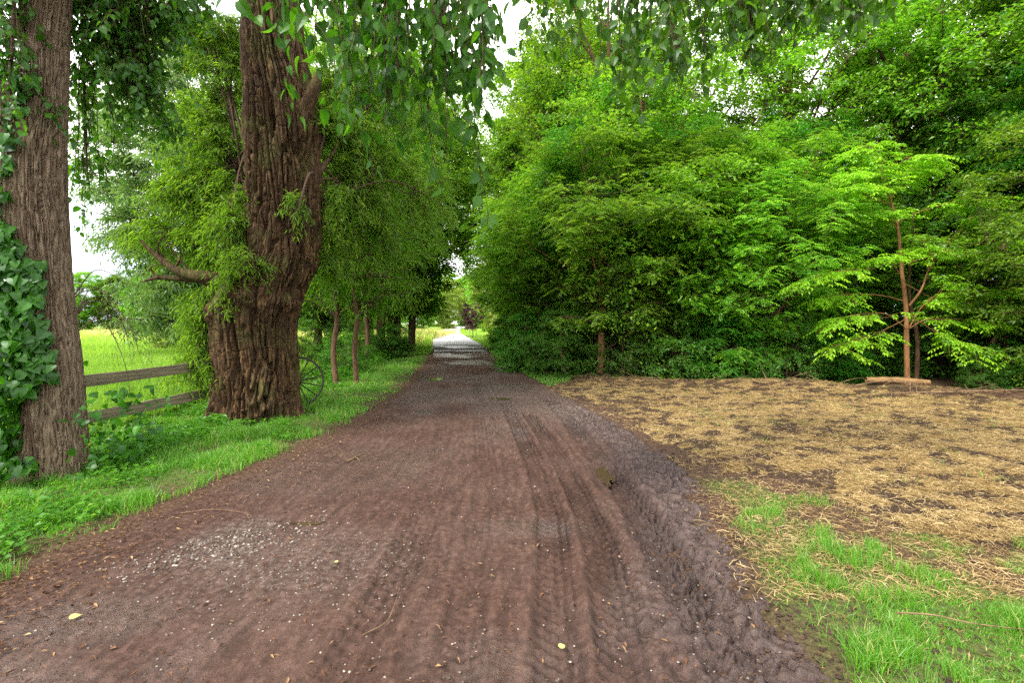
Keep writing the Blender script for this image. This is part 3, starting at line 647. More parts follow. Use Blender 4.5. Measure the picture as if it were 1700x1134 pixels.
blades(g, r, x, y, h, .0038, 1.0, var=.3 + .4 * r.beta(2, 2, len(x)) + .45 * (r.uniform(0, 1, len(x)) > .86))
x, y = scatter(r, 9000, .6, 9.5, 4.5, 13.0, 1.2); k = (straw_in(x, y) > 0) & (r.uniform(0, 1, len(x)) < ss(.60, .72, fbm(x * 1.8, y * 1.8, 106))) 
x, y = x[k], y[k]; blades(g, r, x, y, r.uniform(.03, .09, len(x)), .006, 1.0, z=base_h(x, y) + .01)
x, y = scatter(r, 60000, -14, 8, 24, 110, 1.8); k = (lane_in(x, y) < -.1) & (x > -9 - .11 * y) & (x - XR(y) < 6)
x, y = x[k], y[k]; blades(g, r, x, y, r.uniform(.04, .12, len(x)), .02 + .0009 * y, .8, var=.75 + .25 * r.uniform(0, 1, len(x)))
x, y = scatter(r, 26000, -1.5, 3.5, 11.5, 30, 1.6); k = (x - XR(y) > 0) & (x - XR(y) < 1.4 + .3 * n2(x, y, 3)) & (straw_in(x, y) < 0)
x, y = x[k], y[k]; blades(g, r, x, y, r.uniform(.05, .16, len(x)), .012, .8)
tag(g.build("grass", M_grass), kind="stuff", label="short green grass along the lane and in patches")
# the field of tall grass beyond the fence
g = Geo()
x, y = scatter(r, 260000, -1.25, -.02, 6.0, 75, 1.45); x = x * y * 1.0 - 5.8; k = (x < -6.0 - .035 * y)
x, y = x[k], y[k]; far = ss(18, 50, y)
h = (.28 + .35 * n2(x * .6, y * .6, 110) + .35 * far) * r.uniform(.6, 1.2, len(x)) * ss(5.9, 8, -x + .1 * y + .0)
blades(g, r, x, y, np.maximum(h, .05), .008 + .0013 * y, .45, var=.22 + .4 * r.beta(2, 2, len(x)) + .62 * far * (r.uniform(0, 1, len(x)) > .35) + .7 * (fbm(x * .35, y * .35, 111) - .5))
tag(g.build("field_grass", M_field), kind="stuff", label="tall yellow green meadow grass beyond the fence")
# leafy weeds in the ditch and under the trees
g = Geo()
x, y = scatter(r, 120000, -9.5, -2.4, 3.2, 42, 1.5); dd = XL(y) - x
k = (dd > 1.05 + .5 * fbm(x, y, 120) + .02 * y) & (x > -7.6 - .06 * y) & (r.uniform(0, 1, len(x)) < ss(.30, .50, fbm(x * 1.1, y * 1.1, 121)))
x, y = x[k], y[k]; top = (.10 + .42 * ss(.35, .68, fbm(x * .9, y * .9, 122))) * (1 - .55 * ss(9.5, 7.5, y)) * (1 - .6 * ss(-4.6, -5.2, x) * ss(10, 8.5, y)); z = ground_h(x, y) + top * r.uniform(0, 1, len(x)) ** .6
a = r.uniform(0, 2 * pi, len(x)); n = len(x)
leaves(g, OVAL, np.stack([x, y, z], -1), np.stack([np.cos(a), np.sin(a), r.uniform(-.5, .4, n)], -1), np.stack([r.normal(0, .4, n), r.normal(0, .4, n), np.ones(n)], -1),
       (.045 + .0022 * y) * r.uniform(.6, 1.5, n), np.clip(r.beta(2, 2, n) * .8 + .25 * ss(-5.5, -7.5, x) + .1 * ss(10, 16, y), 0, 1))
x, y = scatter(r, 12000, -4.9, -2.9, 2.4, 8.5, 1.3); dd = XL(y) - x
k = (dd > .25) & (r.uniform(0, 1, len(x)) < ss(.52, .64, fbm(x * 2.4, y * 2.4, 123))); x, y = x[k], y[k]; n = len(x); a = r.uniform(0, 2 * pi, n)
leaves(g, OVAL, np.stack([x, y, ground_h(x, y) + r.uniform(.02, .13, n)], -1), np.stack([np.cos(a), np.sin(a), r.uniform(-.4, .5, n)], -1), np.stack([r.normal(0, .3, n), r.normal(0, .3, n), np.ones(n)], -1),
       .05 * r.uniform(.5, 1.3, n), r.beta(2, 2, n), np.full(n, 1.4))
tag(g.build("weeds", M_shrub), kind="stuff", label="leafy green weeds in the ditch between verge and fence")
# straw
def sticks_flat(geo, r, x, y, z, L, wd, var, tilt=.15):
    n = len(x); a = r.uniform(0, 2 * pi, n); d = np.stack([np.cos(a), np.sin(a), r.normal(0, tilt, n)], -1)
    s = np.stack([-np.sin(a), np.cos(a), r.normal(0, .5, n)], -1); P = np.stack([x, y, z], -1); L = L[:, None]; wd = np.broadcast_to(wd, (n,))[:, None]
    bow = np.zeros((n, 3)); bow[:, 2] = r.uniform(0, .12, n) * L[:, 0]; bow += s * L * r.normal(0, .08, (n, 1))
    v = np.stack([P - d * L / 2 - s * wd / 2, P - d * L / 2 + s * wd / 2, P + bow - s * wd / 2, P + bow + s * wd / 2, P + d * L / 2 - s * wd / 4, P + d * L / 2 + s * wd / 4], 1).reshape(-1, 3)
    f = (np.arange(n)[:, None, None] * 6 + np.array([[0, 1, 3, 2], [2, 3, 5, 4]])[None]).reshape(-1, 4); geo.add(v, f, np.repeat(np.clip(var, 0, 1), 2))
g = Geo(); x, y = scatter(r, 420000, .3, 11.5, 2.6, 14.2, 1.6); si = straw_in(x, y)
hl = ss(.45, .60, fbm(x * 4.2, y * 8.5, 83, 5) + .10 * ss(9.5, 12.5, y) + .08 * ss(.7, 0, si))
pp = np.where(si > 0, 1 - .88 * hl, .30 * ss(-1.3, 0, si) * (lane_in(x, y) < .1) * ss(.4, .6, fbm(x * 3, y * 3, 131)))
pp = np.maximum(pp, .26 * ss(-.3, .2, poly_dist(x, y, patch_poly)))
k = r.uniform(0, 1, len(x)) < pp; x, y = x[k], y[k]; n = len(x)
z = height_any(x, y) + ss(0, .3, straw_in(x, y)) * .05 * (fbm(x * 3, y * 3, 81) - .35) + r.uniform(.0, .022, n)
sticks_flat(g, r, x, y, z, r.uniform(.02, .10, n) * r.uniform(.6, 1.3, n), .0022 + .0003 * y, np.clip(r.beta(2, 2, n) + .5 * (fbm(x * 3, y * 3, 133) - .5), 0, 1))
M_straw = var_mat("straw", [(0, (.11, .063, .02)), (.45, (.29, .20, .08)), (1, (.53, .41, .21))], .8, .2)
tag(g.build("straw", M_straw), kind="stuff", label="loose yellow straw scattered over bare soil")
# dead leaves, bark chips and clods on the lane and its edges
g = Geo(); x, y = scatter(r, 60000, -3.6, 2.6, 1.5, 16, 1.8); li = np.minimum(x - XL(y), XR(y) - x)
wl = ss(.85, -.1, np.abs(x - XL(y) - .12)) * 1.0; k = r.uniform(0, 1, len(x)) < np.maximum(wl, .035 + .06 * ss(-.3, .3, x - XR(y)))
x, y = x[k], y[k]; n = len(x); a = r.uniform(0, 2 * pi, n); z = height_any(x, y) + r.uniform(.006, .022, n)
leaves(g, NARROW, np.stack([x, y, z], -1), np.stack([np.cos(a), np.sin(a), r.normal(0, .12, n)], -1), np.stack([r.normal(0, .3, n), r.normal(0, .3, n), np.ones(n)], -1),
       r.uniform(.013, .045, n), r.beta(1.4, 2.8, n), r.uniform(.6, 2.2, n))
M_litter = var_mat("dead leaves", [(0, (.04, .018, .010)), (.4, (.13, .06, .028)), (.75, (.28, .17, .08)), (.93, (.42, .33, .16)), (1, (.38, .42, .09))], .75)
tag(g.build("leaf_litter", M_litter), kind="stuff", label="dead brown leaves strewn along the lane's edge")
g = Geo(); x, y = scatter(r, 90000, -3.3, 1.9, 1.5, 14, 1.7)
dg = np.hypot(((x + 1.95) * .8 + (y - 3.3) * .6) / .75, ((y - 3.3) * .8 - (x + 1.95) * .6) / .28) + .5 * (fbm(x * 6, y * 6, 171) - .5); pg = .6 * ss(1.15, .3, dg) + .15 * ss(1.0, .2, np.hypot((x + 1.3) / 1.3, (y - 3.0) / .7)) + .03 + .12 * ss(5, 8, y)
k = (r.uniform(0, 1, len(x)) < pg) & (lane_in(x, y) > .1); x, y = x[k], y[k]; n = len(x)
oc = np.array([(1, 0, 0), (0, 1, 0), (-1, 0, 0), (0, -1, 0), (0, 0, .7), (0, 0, -.6)]); of = np.array([(0, 1, 4), (1, 2, 4), (2, 3, 4), (3, 0, 4), (1, 0, 5), (2, 1, 5), (3, 2, 5), (0, 3, 5)])
s_ = r.uniform(.003, .011, n) * (1 + .5 * (dg[k] < 1)) * r.uniform(.6, 1, n); c = np.stack([x, y, base_h(x, y) + .004 + s_ * .3], -1)
a = r.uniform(0, 2 * pi, n); R2 = np.zeros((n, 3, 3)); R2[:, 0, 0] = np.cos(a); R2[:, 0, 1] = np.sin(a); R2[:, 1, 0] = -np.sin(a); R2[:, 1, 1] = np.cos(a); R2[:, 2, 2] = 1
v = c[:, None] + s_[:, None, None] * ((oc[None] * r.uniform(.6, 1.3, (n, 6, 1))) @ R2)
g.add(v, (np.arange(n)[:, None, None] * 6 + of[None]).reshape(-1, 3), np.repeat(r.uniform(0, 1, n), 8))
M_stone = var_mat("gravel stones", [(0, (.04, .03, .024)), (.5, (.11, .085, .068)), (1, (.30, .26, .22))], .6)
tag(g.build("gravel", M_stone, None, False), kind="stuff", label="loose pale gravel pressed into the mud of the lane")
g = Geo(); x, y = scatter(r, 60000, .2, 9.5, 1.6, 13.5, 1.5)
pc = .5 * ss(.8, 0, np.abs(x - XR(y) - .1)) * ss(13, 9, y) + .25 * ss(.5, .65, fbm(x * 2.2, y * 3.4, 83, 5)) * (straw_in(x, y) > 0) + .25 * ss(-.2, .1, poly_dist(x, y, patch_poly)) * (1 - patch(x, y))
k = r.uniform(0, 1, len(x)) < pc; x, y = x[k], y[k]; n = len(x); s_ = r.uniform(.004, .019, n) * r.uniform(.5, 1, n)
c = np.stack([x, y, height_any(x, y) + s_ * .3], -1); v = c[:, None] + s_[:, None, None] * oc[None] * r.uniform(.5, 1.5, (n, 6, 1))
g.add(v, (np.arange(n)[:, None, None] * 6 + of[None]).reshape(-1, 3), np.repeat(r.uniform(0, 1, n), 8))
M_clod = var_mat("dark soil clods", [(0, (.022, .012, .009)), (1, (.075, .045, .03))], .8)
tag(g.build("soil_clods", M_clod), kind="stuff", label="dark crumbled soil clods at the lane's edge and in the straw")
# ------------------------------------------------------------------ the near lime tree and the old willow
def profile_trunk(geo, prof, D, ridge, k=220, n=420, zmin=-.15, yoff=0.0):
    """trunk whose silhouette (py, left px, right px) is given at depth D; ridge(a, z) -> relative bumps"""
    pr = np.array(prof, float); z = CAMH + (HOR - pr[:, 0]) / FPX * D
    cx = ((pr[:, 1] + pr[:, 2]) / 2 - 850) / FPX * D; R = (pr[:, 2] - pr[:, 1]) / 2 / FPX * D / np.sqrt(1 + (cx / D) ** 2)
    o = np.argsort(z); z, cx, R = z[o], cx[o], R[o]
    z = np.concatenate([[zmin], z]); cx = np.concatenate([[cx[0]], cx]); R = np.concatenate([[R[0] * 1.08], R])
    zz = np.linspace(z[0], z[-1], n); C = np.interp(zz, z, cx); RR = np.interp(zz, z, R)
    ker = np.ones(9) / 9; C = np.convolve(np.pad(C, 4, 'edge'), ker, 'valid'); RR = np.convolve(np.pad(RR, 4, 'edge'), ker, 'valid')
    a = np.arange(k) * 2 * pi / k; A, Z = np.meshgrid(a, zz)
    rr = RR[:, None] + ridge(A, Z, RR[:, None])
    Yc = D + yoff * (zz - zz[0]) / 3
    v = np.stack([C[:, None] + rr * np.cos(A), Yc[:, None] + rr * np.sin(A), Z + 0 * A], -1)
    i = np.arange(n - 1)[:, None] * k; j = np.arange(k)[None]; j2 = (j + 1) % k
    geo.add(v, np.stack([i + j, i + j2, i + k + j2, i + k + j], -1).reshape(-1, 4))
    return zz, C, RR, Yc
def cyl_noise(A, Z, fa, fz, tw=0.0, s=0):
    a = A + tw * Z
    return n3(np.cos(a) * fa, np.sin(a) * fa, Z * fz, s)
def bark_fine(A, Z, R):
    wv = .35 * (cyl_noise(A, Z, 2, 1.6, 0, 3) - .5)
    rg = 1 - 2 * np.abs(cyl_noise(A + wv, Z, 9, 5.0, .05, 4) - .5)
    rg2 = 1 - 2 * np.abs(cyl_noise(A + wv, Z, 20, 11.0, .0, 5) - .5)
    b = .05 * (cyl_noise(A, Z, 1.2, .8, 0, 6) - .5)
    fl = .07 * np.exp(-(Z + .0) / .28) * (.5 + .5 * np.cos(A * 4 + 1.0))
    cr1 = np.exp(-((1 - rg) / .16) ** 2) * 0
    c1 = np.exp(-((cyl_noise(A + wv, Z, 12, 2.6, .05, 4) - .5) / .05) ** 2); c2 = np.exp(-((cyl_noise(A + wv, Z, 22, 5.0, .0, 5) - .5) / .06) ** 2)
    return .012 - .032 * c1 - .020 * c2 + .008 * (cyl_noise(A, Z, 34, 16, 0, 8) - .5) + b * R + fl * .6
D1 = 4.95
lime = empty("lime_tree", (-4.85, D1, 0), 0, 1, "grey-brown trunked tree wrapped in climbing vine at the grass verge beside the rail fence", "tree")
g = Geo()
zz, C, RR, Yc = profile_trunk(g, [(800, 17, 150), (740, 26, 147), (640, 34, 140), (600, 34, 136), (480, 20, 122), (400, 7, 116), (330, 4, 113), (270, 6, 112), (230, 18, 112), (150, 36, 113), (80, 41, 115), (0, 38, 119), (-120, 36, 120), (-260, 40, 118), (-420, 45, 115)], D1, bark_fine, 330, 760)
inv = lambda o: (-o.location.x, -o.location.y, -o.location.z)
# second limb leaving to the far side, and the arching limbs over the lane
tube(g, [W(62, 300, D1 + .12), W(52, 260, D1 + .08), W(28, 215, D1 + .06), W(-12, 160, D1 + .08), W(-70, 60, D1 + .1), W(-120, -120, D1 + .2)], [.08, .15, .18, .18, .17, .15], 24, n=40)
topz = zz[-1]; tx, ty = C[-1], Yc[-1]
limbs = [[(tx, ty, topz - .3), (tx + 1.2, ty - .6, topz + .9), (tx + 3.2, ty - 1.5, topz + 1.0), (-.6, 2.9, 5.1), (.3, 2.6, 4.7)],
         [(tx, ty, topz - .1), (tx + .5, ty + .6, topz + 1.2), (tx + 1.3, ty + 1.0, topz + 2.2)],
         [(tx, ty, topz - .2), (tx - .9, ty + .3, topz + 1.0), (tx - 2.0, ty + .2, topz + 1.7)],
         [(tx, ty, topz - .9), (tx + .8, ty + .2, topz - .1), (tx + 1.5, ty + .5, topz + .1)]]
for L_, r0_ in zip(limbs, (.17, .15, .15, .08)): tube(g, L_, np.linspace(r0_, r0_ * .3, len(L_)), 10, n=22)
lg, tg = Geo(), Geo(); r = rngs(21)
top = np.array((tx, ty, topz - .2))
B = lambda px, py, Y, rx, ry, rz, ns, nt_, att=None: (top if att is None else att, W(px, py, Y), (rx, ry, rz), ns, nt_)
blob_crown(lg, tg, r, [B(190, 60, 5.6, .55, .5, .55, 20, 7), B(250, 40, 5.2, .4, .4, .35, 16, 6), B(185, 190, 5.7, .42, .4, .42, 20, 6), B(235, 135, 5.6, .38, .4, .42, 16, 6),
                       B(145, 290, 5.8, .18, .3, .35, 7, 4), B(300, 20, 5.6, .3, .4, .3, 10, 5), B(30, 60, 5.3, .4, .4, .6, 16, 6), B(-40, 100, 4.6, .5, .5, .9, 14, 6),
                       B(15, 175, 4.6, .15, .2, .25, 6, 4), B(150, -60, 5.0, .8, .8, .4, 22, 7), B(20, -200, 4.8, 1.2, 1.0, .6, 30, 7), B(250, 190, 5.9, .28, .3, .2, 8, 4),
                       (top, (tx + 1.3, ty + .8, topz + 1.9), (1.5, 1.4, 1.0), 26, 7), (top, (tx - 1.8, ty, topz + 1.6), (1.5, 1.4, 1.0), 24, 6)],
           'big', .088, 9, .34, .022, .75)
# hanging sprays that reach over the lane (twig ends)
def sprays(lg, tg, r, ends, anchor, ls, nside=9, nl=8):
    for (px, py, Y, px0) in ends:
        e = W(px, py, Y); s = W(px0, -90, Y - .1); s[2] += .15
        m = (s + e) / 2 + np.array((r.normal(0, .04), r.normal(0, .05), .05))
        tube(tg, [anchor(px0), s, m, e], [.012, .007, .004, .0015], 5, n=12)
        t = np.linspace(0, 1, 8)[:, None]; P = (s * (1 - t) ** 2 + 2 * m * t * (1 - t) + e * t ** 2)[None]
        ns = max(3, int(nside * np.linalg.norm(e - s) / .9))
        ts = r.uniform(.05, .97, ns); b, tan = at_path(P, np.zeros(ns, int), ts)
        d = nrm(tan * .7 + r.normal(0, .55, (ns, 3)) * np.array((1, .8, .5))); P2 = grow(r, b, d, r.uniform(.10, .26, ns), 5, .5, .05)
        v, q = tubes(P2, np.linspace(.003, .001, 5)[None].repeat(ns, 0), 3); tg.add(v, q)
        foliage(lg, tg, r, P2, 'big', max(3, nl - 3), ls, .1); foliage(lg, tg, r, P, 'big', nl + 6, ls, .02)
ends = [(425, 25, 2.7, 400), (455, 70, 2.6, 430), (475, 135, 2.9, 470), (505, 120, 2.8, 480), (520, 90, 2.6, 520), (560, 190, 3.2, 560), (575, 130, 2.9, 560), (600, 240, 3.3, 590), (615, 160, 2.9, 600),
        (640, 200, 3.1, 640), (655, 235, 3.2, 650), (680, 255, 3.2, 660), (700, 180, 2.9, 690), (720, 285, 3.2, 690), (745, 230, 3.1, 720), (765, 215, 3.0, 740), (800, 190, 2.9, 770), (818, 130, 2.8, 780),
        (800, 300, 3.3, 740), (812, 365, 3.35, 745), (790, 150, 2.9, 760), (660, 110, 2.7, 660), (720, 90, 2.6, 710), (760, 80, 2.6, 740), (590, 60, 2.6, 590), (545, 50, 2.8, 540), (630, 40, 2.5, 630), (690, 150, 3.3, 680),
        (740, 150, 3.2, 730), (500, 40, 2.5, 500), (570, 230, 3.5, 570), (640, 150, 3.5, 640), (780, 80, 2.7, 770), (808, 60, 2.9, 790)]
ends = [e for e in ends if not (e[0] > 735 and e[1] < 100)]
for i in range(26):
    px = r.uniform(560, 815); lim = np.interp(px, [560, 650, 720, 800, 815], [170, 230, 250, 190, 120]); ends.append((px, lim * r.uniform(.3, 1), r.uniform(2.7, 3.5), px + r.uniform(-30, 10)))
sprays(lg, tg, r, ends, lambda px: np.array((( px - 850) / FPX * 2.8 - .1, 3.0, 4.9 + .12 * r.normal())), .098, 5, 5)
tube(g, [(-2.6, 3.6, 5.6), (-1.6, 2.9, 5.15), (-.5, 2.8, 4.95), (.0, 2.8, 4.9)], [.05, .035, .02, .01], 8, n=14)
# bare drooping twigs beside the trunk
for i in range(7):
    sy = r.uniform(420, 560); s = W(118 + r.uniform(0, 6), sy, D1 + .2); hx = r.uniform(165, 262); ey = sy + r.uniform(20, 150)
    e = W(hx, ey, D1 + .9); m = W(118 + (hx - 118) * r.uniform(.3, .6), sy - r.uniform(15, 60), D1 + r.uniform(.4, .8))
    tube(tg, [s, m, (m + e) / 2 + np.array((.1, 0, .08)), e], [.008, .0055, .0035, .001], 5, n=16)
    for k in range(5):
        q0 = m + (e - m) * r.uniform(.1, .9) + np.array((.05, 0, .04)); tube(tg, [q0, q0 + np.array((r.uniform(-.05, .22), r.uniform(-.1, .1), -.12)), q0 + np.array((r.uniform(-.05, .3), r.uniform(-.1, .1), r.uniform(-.5, -.2)))], [.003, .002, .001], 4, n=6)
def part(geo, name, mat, root, smooth=False):
    o = geo.build(name, mat, root, smooth); o.location = inv(root); return o
part(g, "trunk", M_bark_lime, lime, True); part(tg, "twig_mass", M_twig, lime, True); part(lg, "crown", M_lime, lime)

# vine climbing the lime trunk
def vleaves(lg, p, d, n_, s_, v_, w_):
    q = (np.arange(len(p)) % 5) < 3; w_ = np.broadcast_to(w_, (len(p),))
    for tm_q, k_ in ((VINE, q), (VINE2, ~q)): leaves(lg, tm_q, p[k_], d[k_], n_[k_], s_[k_], v_[k_], w_[k_])
vine = empty("climbing_vine", (-5.1, 4.5, 0), 0, 1, "broad-leaved climbing vine covering one side of the grey-brown trunk", "vine")
g, lg = Geo(), Geo(); r = rngs(33)
zi = lambda z: (np.interp(z, zz, C), np.interp(z, zz, RR))
def on_trunk(a, z, off): c, R = zi(z); return np.array((c + (R + off) * cos(a), D1 + (R + off) * sin(a), z))
stems = []
for i in range(9):
    a0 = r.uniform(-2.5, -1.3); z1 = r.uniform(1.4, 3.3); pts = []
    for z in np.linspace(.0, z1, 9): pts.append(on_trunk(a0 + .28 * sin(z * 2.2 + i) + (.25 if z > 1.2 else 0) * r.uniform(0, 1), z, .02))
    tube(g, pts, np.linspace(.012, .004, 9), 6, n=26); stems.append(np.array(pts))
pos, nr = [], []
for i in range(1900):
    z = r.beta(1.15, 1.5) * 2.75 + .0; lo, hi = (-2.9, -1.2) if z < 1.0 else ((-2.8, -.70) if z < 2.15 else (-2.0, -.7))
    if .25 < z < .85: hi = -1.6
    dens = n2(z * 2.6, i * .0 + 3.3, 7); a = r.uniform(lo, hi)
    if n3(cos(a) * 2, sin(a) * 2, z * 2.5, 9) < (.36 if z < 2.2 else .58): continue
    off = r.uniform(.02, .16 if z > 1.0 else .26); pos.append(on_trunk(a, z, off)); nr.append((cos(a), sin(a), .25))
for i in range(320):
    z = r.uniform(1.9, 4.2); a = r.uniform(-2.6, -1.35 + .3 * sin(z * 2)); pos.append(on_trunk(a, z, r.uniform(.02, .2))); nr.append((cos(a), sin(a), .25))
pos, nr = np.array(pos), np.array(nr); n = len(pos); tng = np.stack([-nr[:, 1], nr[:, 0], np.zeros(n)], -1)
dd = tng * r.normal(0, .5, (n, 1)) + nr * .35 + r.normal(0, .15, (n, 3)); dd[:, 2] -= .8
vleaves(lg, pos, dd, nr * .9 + r.normal(0, .32, (n, 3)) + np.array((0, 0, .35)), .088 * r.uniform(.55, 1.35, n), r.beta(2, 2, n), r.uniform(.85, 1.1, n))
n = 800; c = np.stack([r.normal(-5.42, .22, n), r.normal(4.55, .25, n), r.beta(1.3, 1.4, n) * 1.9], -1); c[:, 0] += .10 * c[:, 2]
dd = r.normal(0, .4, (n, 3)); dd[:, 2] -= .6; dd[:, 1] -= .3
vleaves(lg, c, dd, r.normal(0, .35, (n, 3)) + np.array((.1, -.7, .5)), .09 * r.uniform(.55, 1.3, n), r.beta(2, 2, n), r.uniform(.85, 1.1, n))
n = 170; c = np.stack([r.normal(-4.15, .12, n), r.normal(5.0, .2, n), r.beta(1.2, 1.5, n) * .85 + .03], -1); dd = r.normal(0, .5, (n, 3)); dd[:, 2] -= .35
vleaves(lg, c, dd, r.normal(0, .4, (n, 3)) + np.array((.2, -.5, .7)), .09 * r.uniform(.5, 1.2, n), r.beta(2, 2, n), r.uniform(.85, 1.1, n))
part(g, "stem", M_twig, vine, True); part(lg, "leaves", M_vine, vine)

# old willow
D2 = 7.95
def willow_ridge(A, Z, R):
    wv = .5 * (cyl_noise(A, Z, 1.5, .9, 0, 13) - .5)
    tw = .10
    r1 = 1 - 2 * np.abs(cyl_noise(A + wv, Z, 5.5, .9, tw, 14) - .5)
    r2 = 1 - 2 * np.abs(cyl_noise(A + wv, Z, 11, 1.7, tw, 15) - .5)
    r3 = cyl_noise(A + wv, Z, 26, 5.0, tw, 16) - .5
    b = cyl_noise(A, Z, 1.3, 1.1, 0, 17) - .5
    def burl(a0, z0, wa, wz, h): return h * np.exp(-(((A - a0 + pi) % (2 * pi) - pi) / wa) ** 2 - ((Z - z0) / wz) ** 2)
    rough = (cyl_noise(A, Z, 9, 9, 0, 18) - .5)
    bb = burl(-1.05, .33, .42, .30, .20) + burl(-2.7, 1.72, .7, .14, .13) + burl(-1.6, 1.92, .6, .16, .12) + burl(-.5, 1.85, .5, .15, .12) + burl(-1.35, 1.55, .12, .12, .09) + burl(-.35, 4.95, .3, .2, .16)
    fl = .09 * np.exp(-np.maximum(Z, 0) / .22) * (.45 + .55 * np.cos(A * 5 + .6))
    c1 = np.exp(-((cyl_noise(A + wv, Z, 6.5, .8, tw, 14) - .5) / .055) ** 2); c2 = np.exp(-((cyl_noise(A + wv, Z, 12, 1.6, tw, 15) - .5) / .07) ** 2)
    md = .35 + 1.1 * cyl_noise(A, Z, 5, 2.5, 0, 23); c4 = np.exp(-((cyl_noise(A, Z + .3 * wv, 7, 6.5, 0, 24) - .5) / .045) ** 2); c3 = np.exp(-((cyl_noise(A + wv * .5, Z, 22, 3.2, tw, 19) - .5) / .08) ** 2)
    return .035 - .165 * c1 * md - .10 * c2 * md - .032 * c3 - .022 * c4 * md + .05 * (r1 - .5) + .035 * r3 + .022 * (cyl_noise(A, Z, 40, 18, 0, 25) - .5) + .12 * b * R + bb * .7 * (1 + 1.2 * rough) + fl + .05 * (bb > .05) * rough
willow = empty("old_willow", (-4.3, D2, 0), 0, 1, "huge old willow with deeply ridged dark trunk standing against the rail fence", "tree")
g = Geo()
zz2, C2, R2_, Y2 = profile_trunk(g, [(705, 354, 502), (660, 362, 497), (600, 362, 494), (560, 358, 492), (530, 358, 496), (505, 362, 502), (480, 372, 512), (450, 395, 524), (430, 408, 530), (380, 413, 532), (300, 413, 533), (240, 410, 530), (180, 406, 528), (140, 405, 520), (110, 402, 512), (60, 402, 505), (0, 405, 496), (-120, 408, 490), (-260, 415, 480)], D2, willow_ridge, 520, 860)
tube(g, [W(505, 190, D2 - .25), W(520, 150, D2 - .35), W(531, 118, D2 - .4)], [.13, .10, .05], 9, n=10)
# bare limb reaching over the fence
L0 = W(385, 470, D2); L1 = W(345, 462, D2 - .25); L2 = W(300, 452, D2 - .4); L3 = W(268, 432, D2 - .45); L4 = W(232, 398, D2 - .5)
tube(g, [L0, L1, L2, L3, L4], [.16, .12, .07, .045, .015], 12, n=24)
tube(g, [L1, W(300, 462, D2 - .3), W(262, 461, D2 - .3), W(236, 468, D2 - .2)], [.09, .055, .035, .012], 9, n=16)
for a_, b_, c_ in [((262, 461), (250, 445), (268, 438)), ((268, 432), (262, 410), (275, 385)), ((300, 452), (270, 425), (258, 395)), ((320, 455), (290, 420), (262, 380)), ((290, 448), (300, 420), (282, 400))]:
    tube(g, [W(*a_, D2 - .35), W(*b_, D2 - .4), W(*c_, D2 - .5)], [.022, .013, .004], 6, n=9)
topw = np.array((C2[-1], D2, zz2[-1])); limbsw = [[topw - (0, 0, .2), topw + (-.7, .2, .8), topw + (-1.5, .5, 1.8)], [topw - (0, 0, .2), topw + (.6, .3, .9), topw + (1.3, .6, 2.0)], [topw - (0, 0, .2), topw + (0, -.1, 1.2), topw + (.2, -.3, 2.6)]]
for L_ in limbsw: tube(g, L_, [.36, .25, .12], 14, n=16)
lg, tg = Geo(), Geo(); r = rngs(41)
at1 = W(405, 300, D2); at2 = W(525, 300, D2); at3 = W(400, 470, D2)
WB = lambda at, px, py, Y, rx, ry, rz, ns, nt_: (at, W(px, py, Y), (rx, ry, rz), ns, nt_)
blob_crown(lg, tg, r, [WB(at1, 370, 330, 8.3, .42, .6, .75, 34, 8), WB(at1, 345, 220, 8.4, .55, .6, .7, 30, 7), WB(at1, 360, 110, 8.4, .5, .6, .6, 18, 7), WB(at1, 300, 330, 8.3, .5, .6, .55, 30, 8), WB(at1, 375, 410, 7.5, .26, .3, .45, 16, 7),
                       WB(at3, 350, 400, 8.2, .45, .5, .45, 34, 9), WB(at3, 240, 390, 8.0, .35, .4, .35, 10, 7), WB(at3, 340, 520, 7.9, .28, .35, .35, 16, 7), WB(at3, 325, 620, 7.7, .3, .3, .35, 16, 7), WB(at3, 405, 440, 7.2, .22, .15, .25, 7, 5),
                       WB(at1, 330, 30, 8.3, .6, .7, .6, 28, 8), WB(at2, 495, 350, 7.15, .12, .10, .2, 3, 4), WB(at3, 375, 490, 7.2, .15, .12, .22, 4, 4)], 'narrow', .105, 26, .40, .019, .6)
blob_crown(lg, tg, r, [WB(at2, 570, 320, 8.6, .45, .8, .8, 18, 7), WB(at2, 590, 230, 8.8, .6, .9, .8, 20, 7), WB(at2, 555, 430, 8.7, .35, .6, .45, 14, 7), WB(at2, 620, 390, 9.4, .6, .8, .6, 20, 7), WB(at2, 640, 290, 9.4, .7, .9, .8, 18, 7),
                       WB(at2, 570, 120, 8.8, .7, .9, .8, 20, 7), WB(at2, 660, 160, 9.4, .8, .9, .8, 16, 7), WB(at2, 720, 330, 10.2, .7, .9, .9, 14, 7), WB(at2, 545, 200, 8.4, .35, .6, .7, 20, 8),
                       (topw, topw + (-1.4, .4, 1.9), (1.8, 1.6, 1.5), 50, 9), (topw, topw + (1.2, .8, 2.0), (1.8, 1.6, 1.5), 50, 9), (topw, topw + (.1, 0, 3.2), (1.8, 1.6, 1.5), 50, 9)], 'narrow', .11, 26, .42, .019, .6)
part(g, "trunk", M_bark_willow, willow, True); part(tg, "twig_mass", M_twig, willow, True); part(lg, "crown", M_willow, willow)

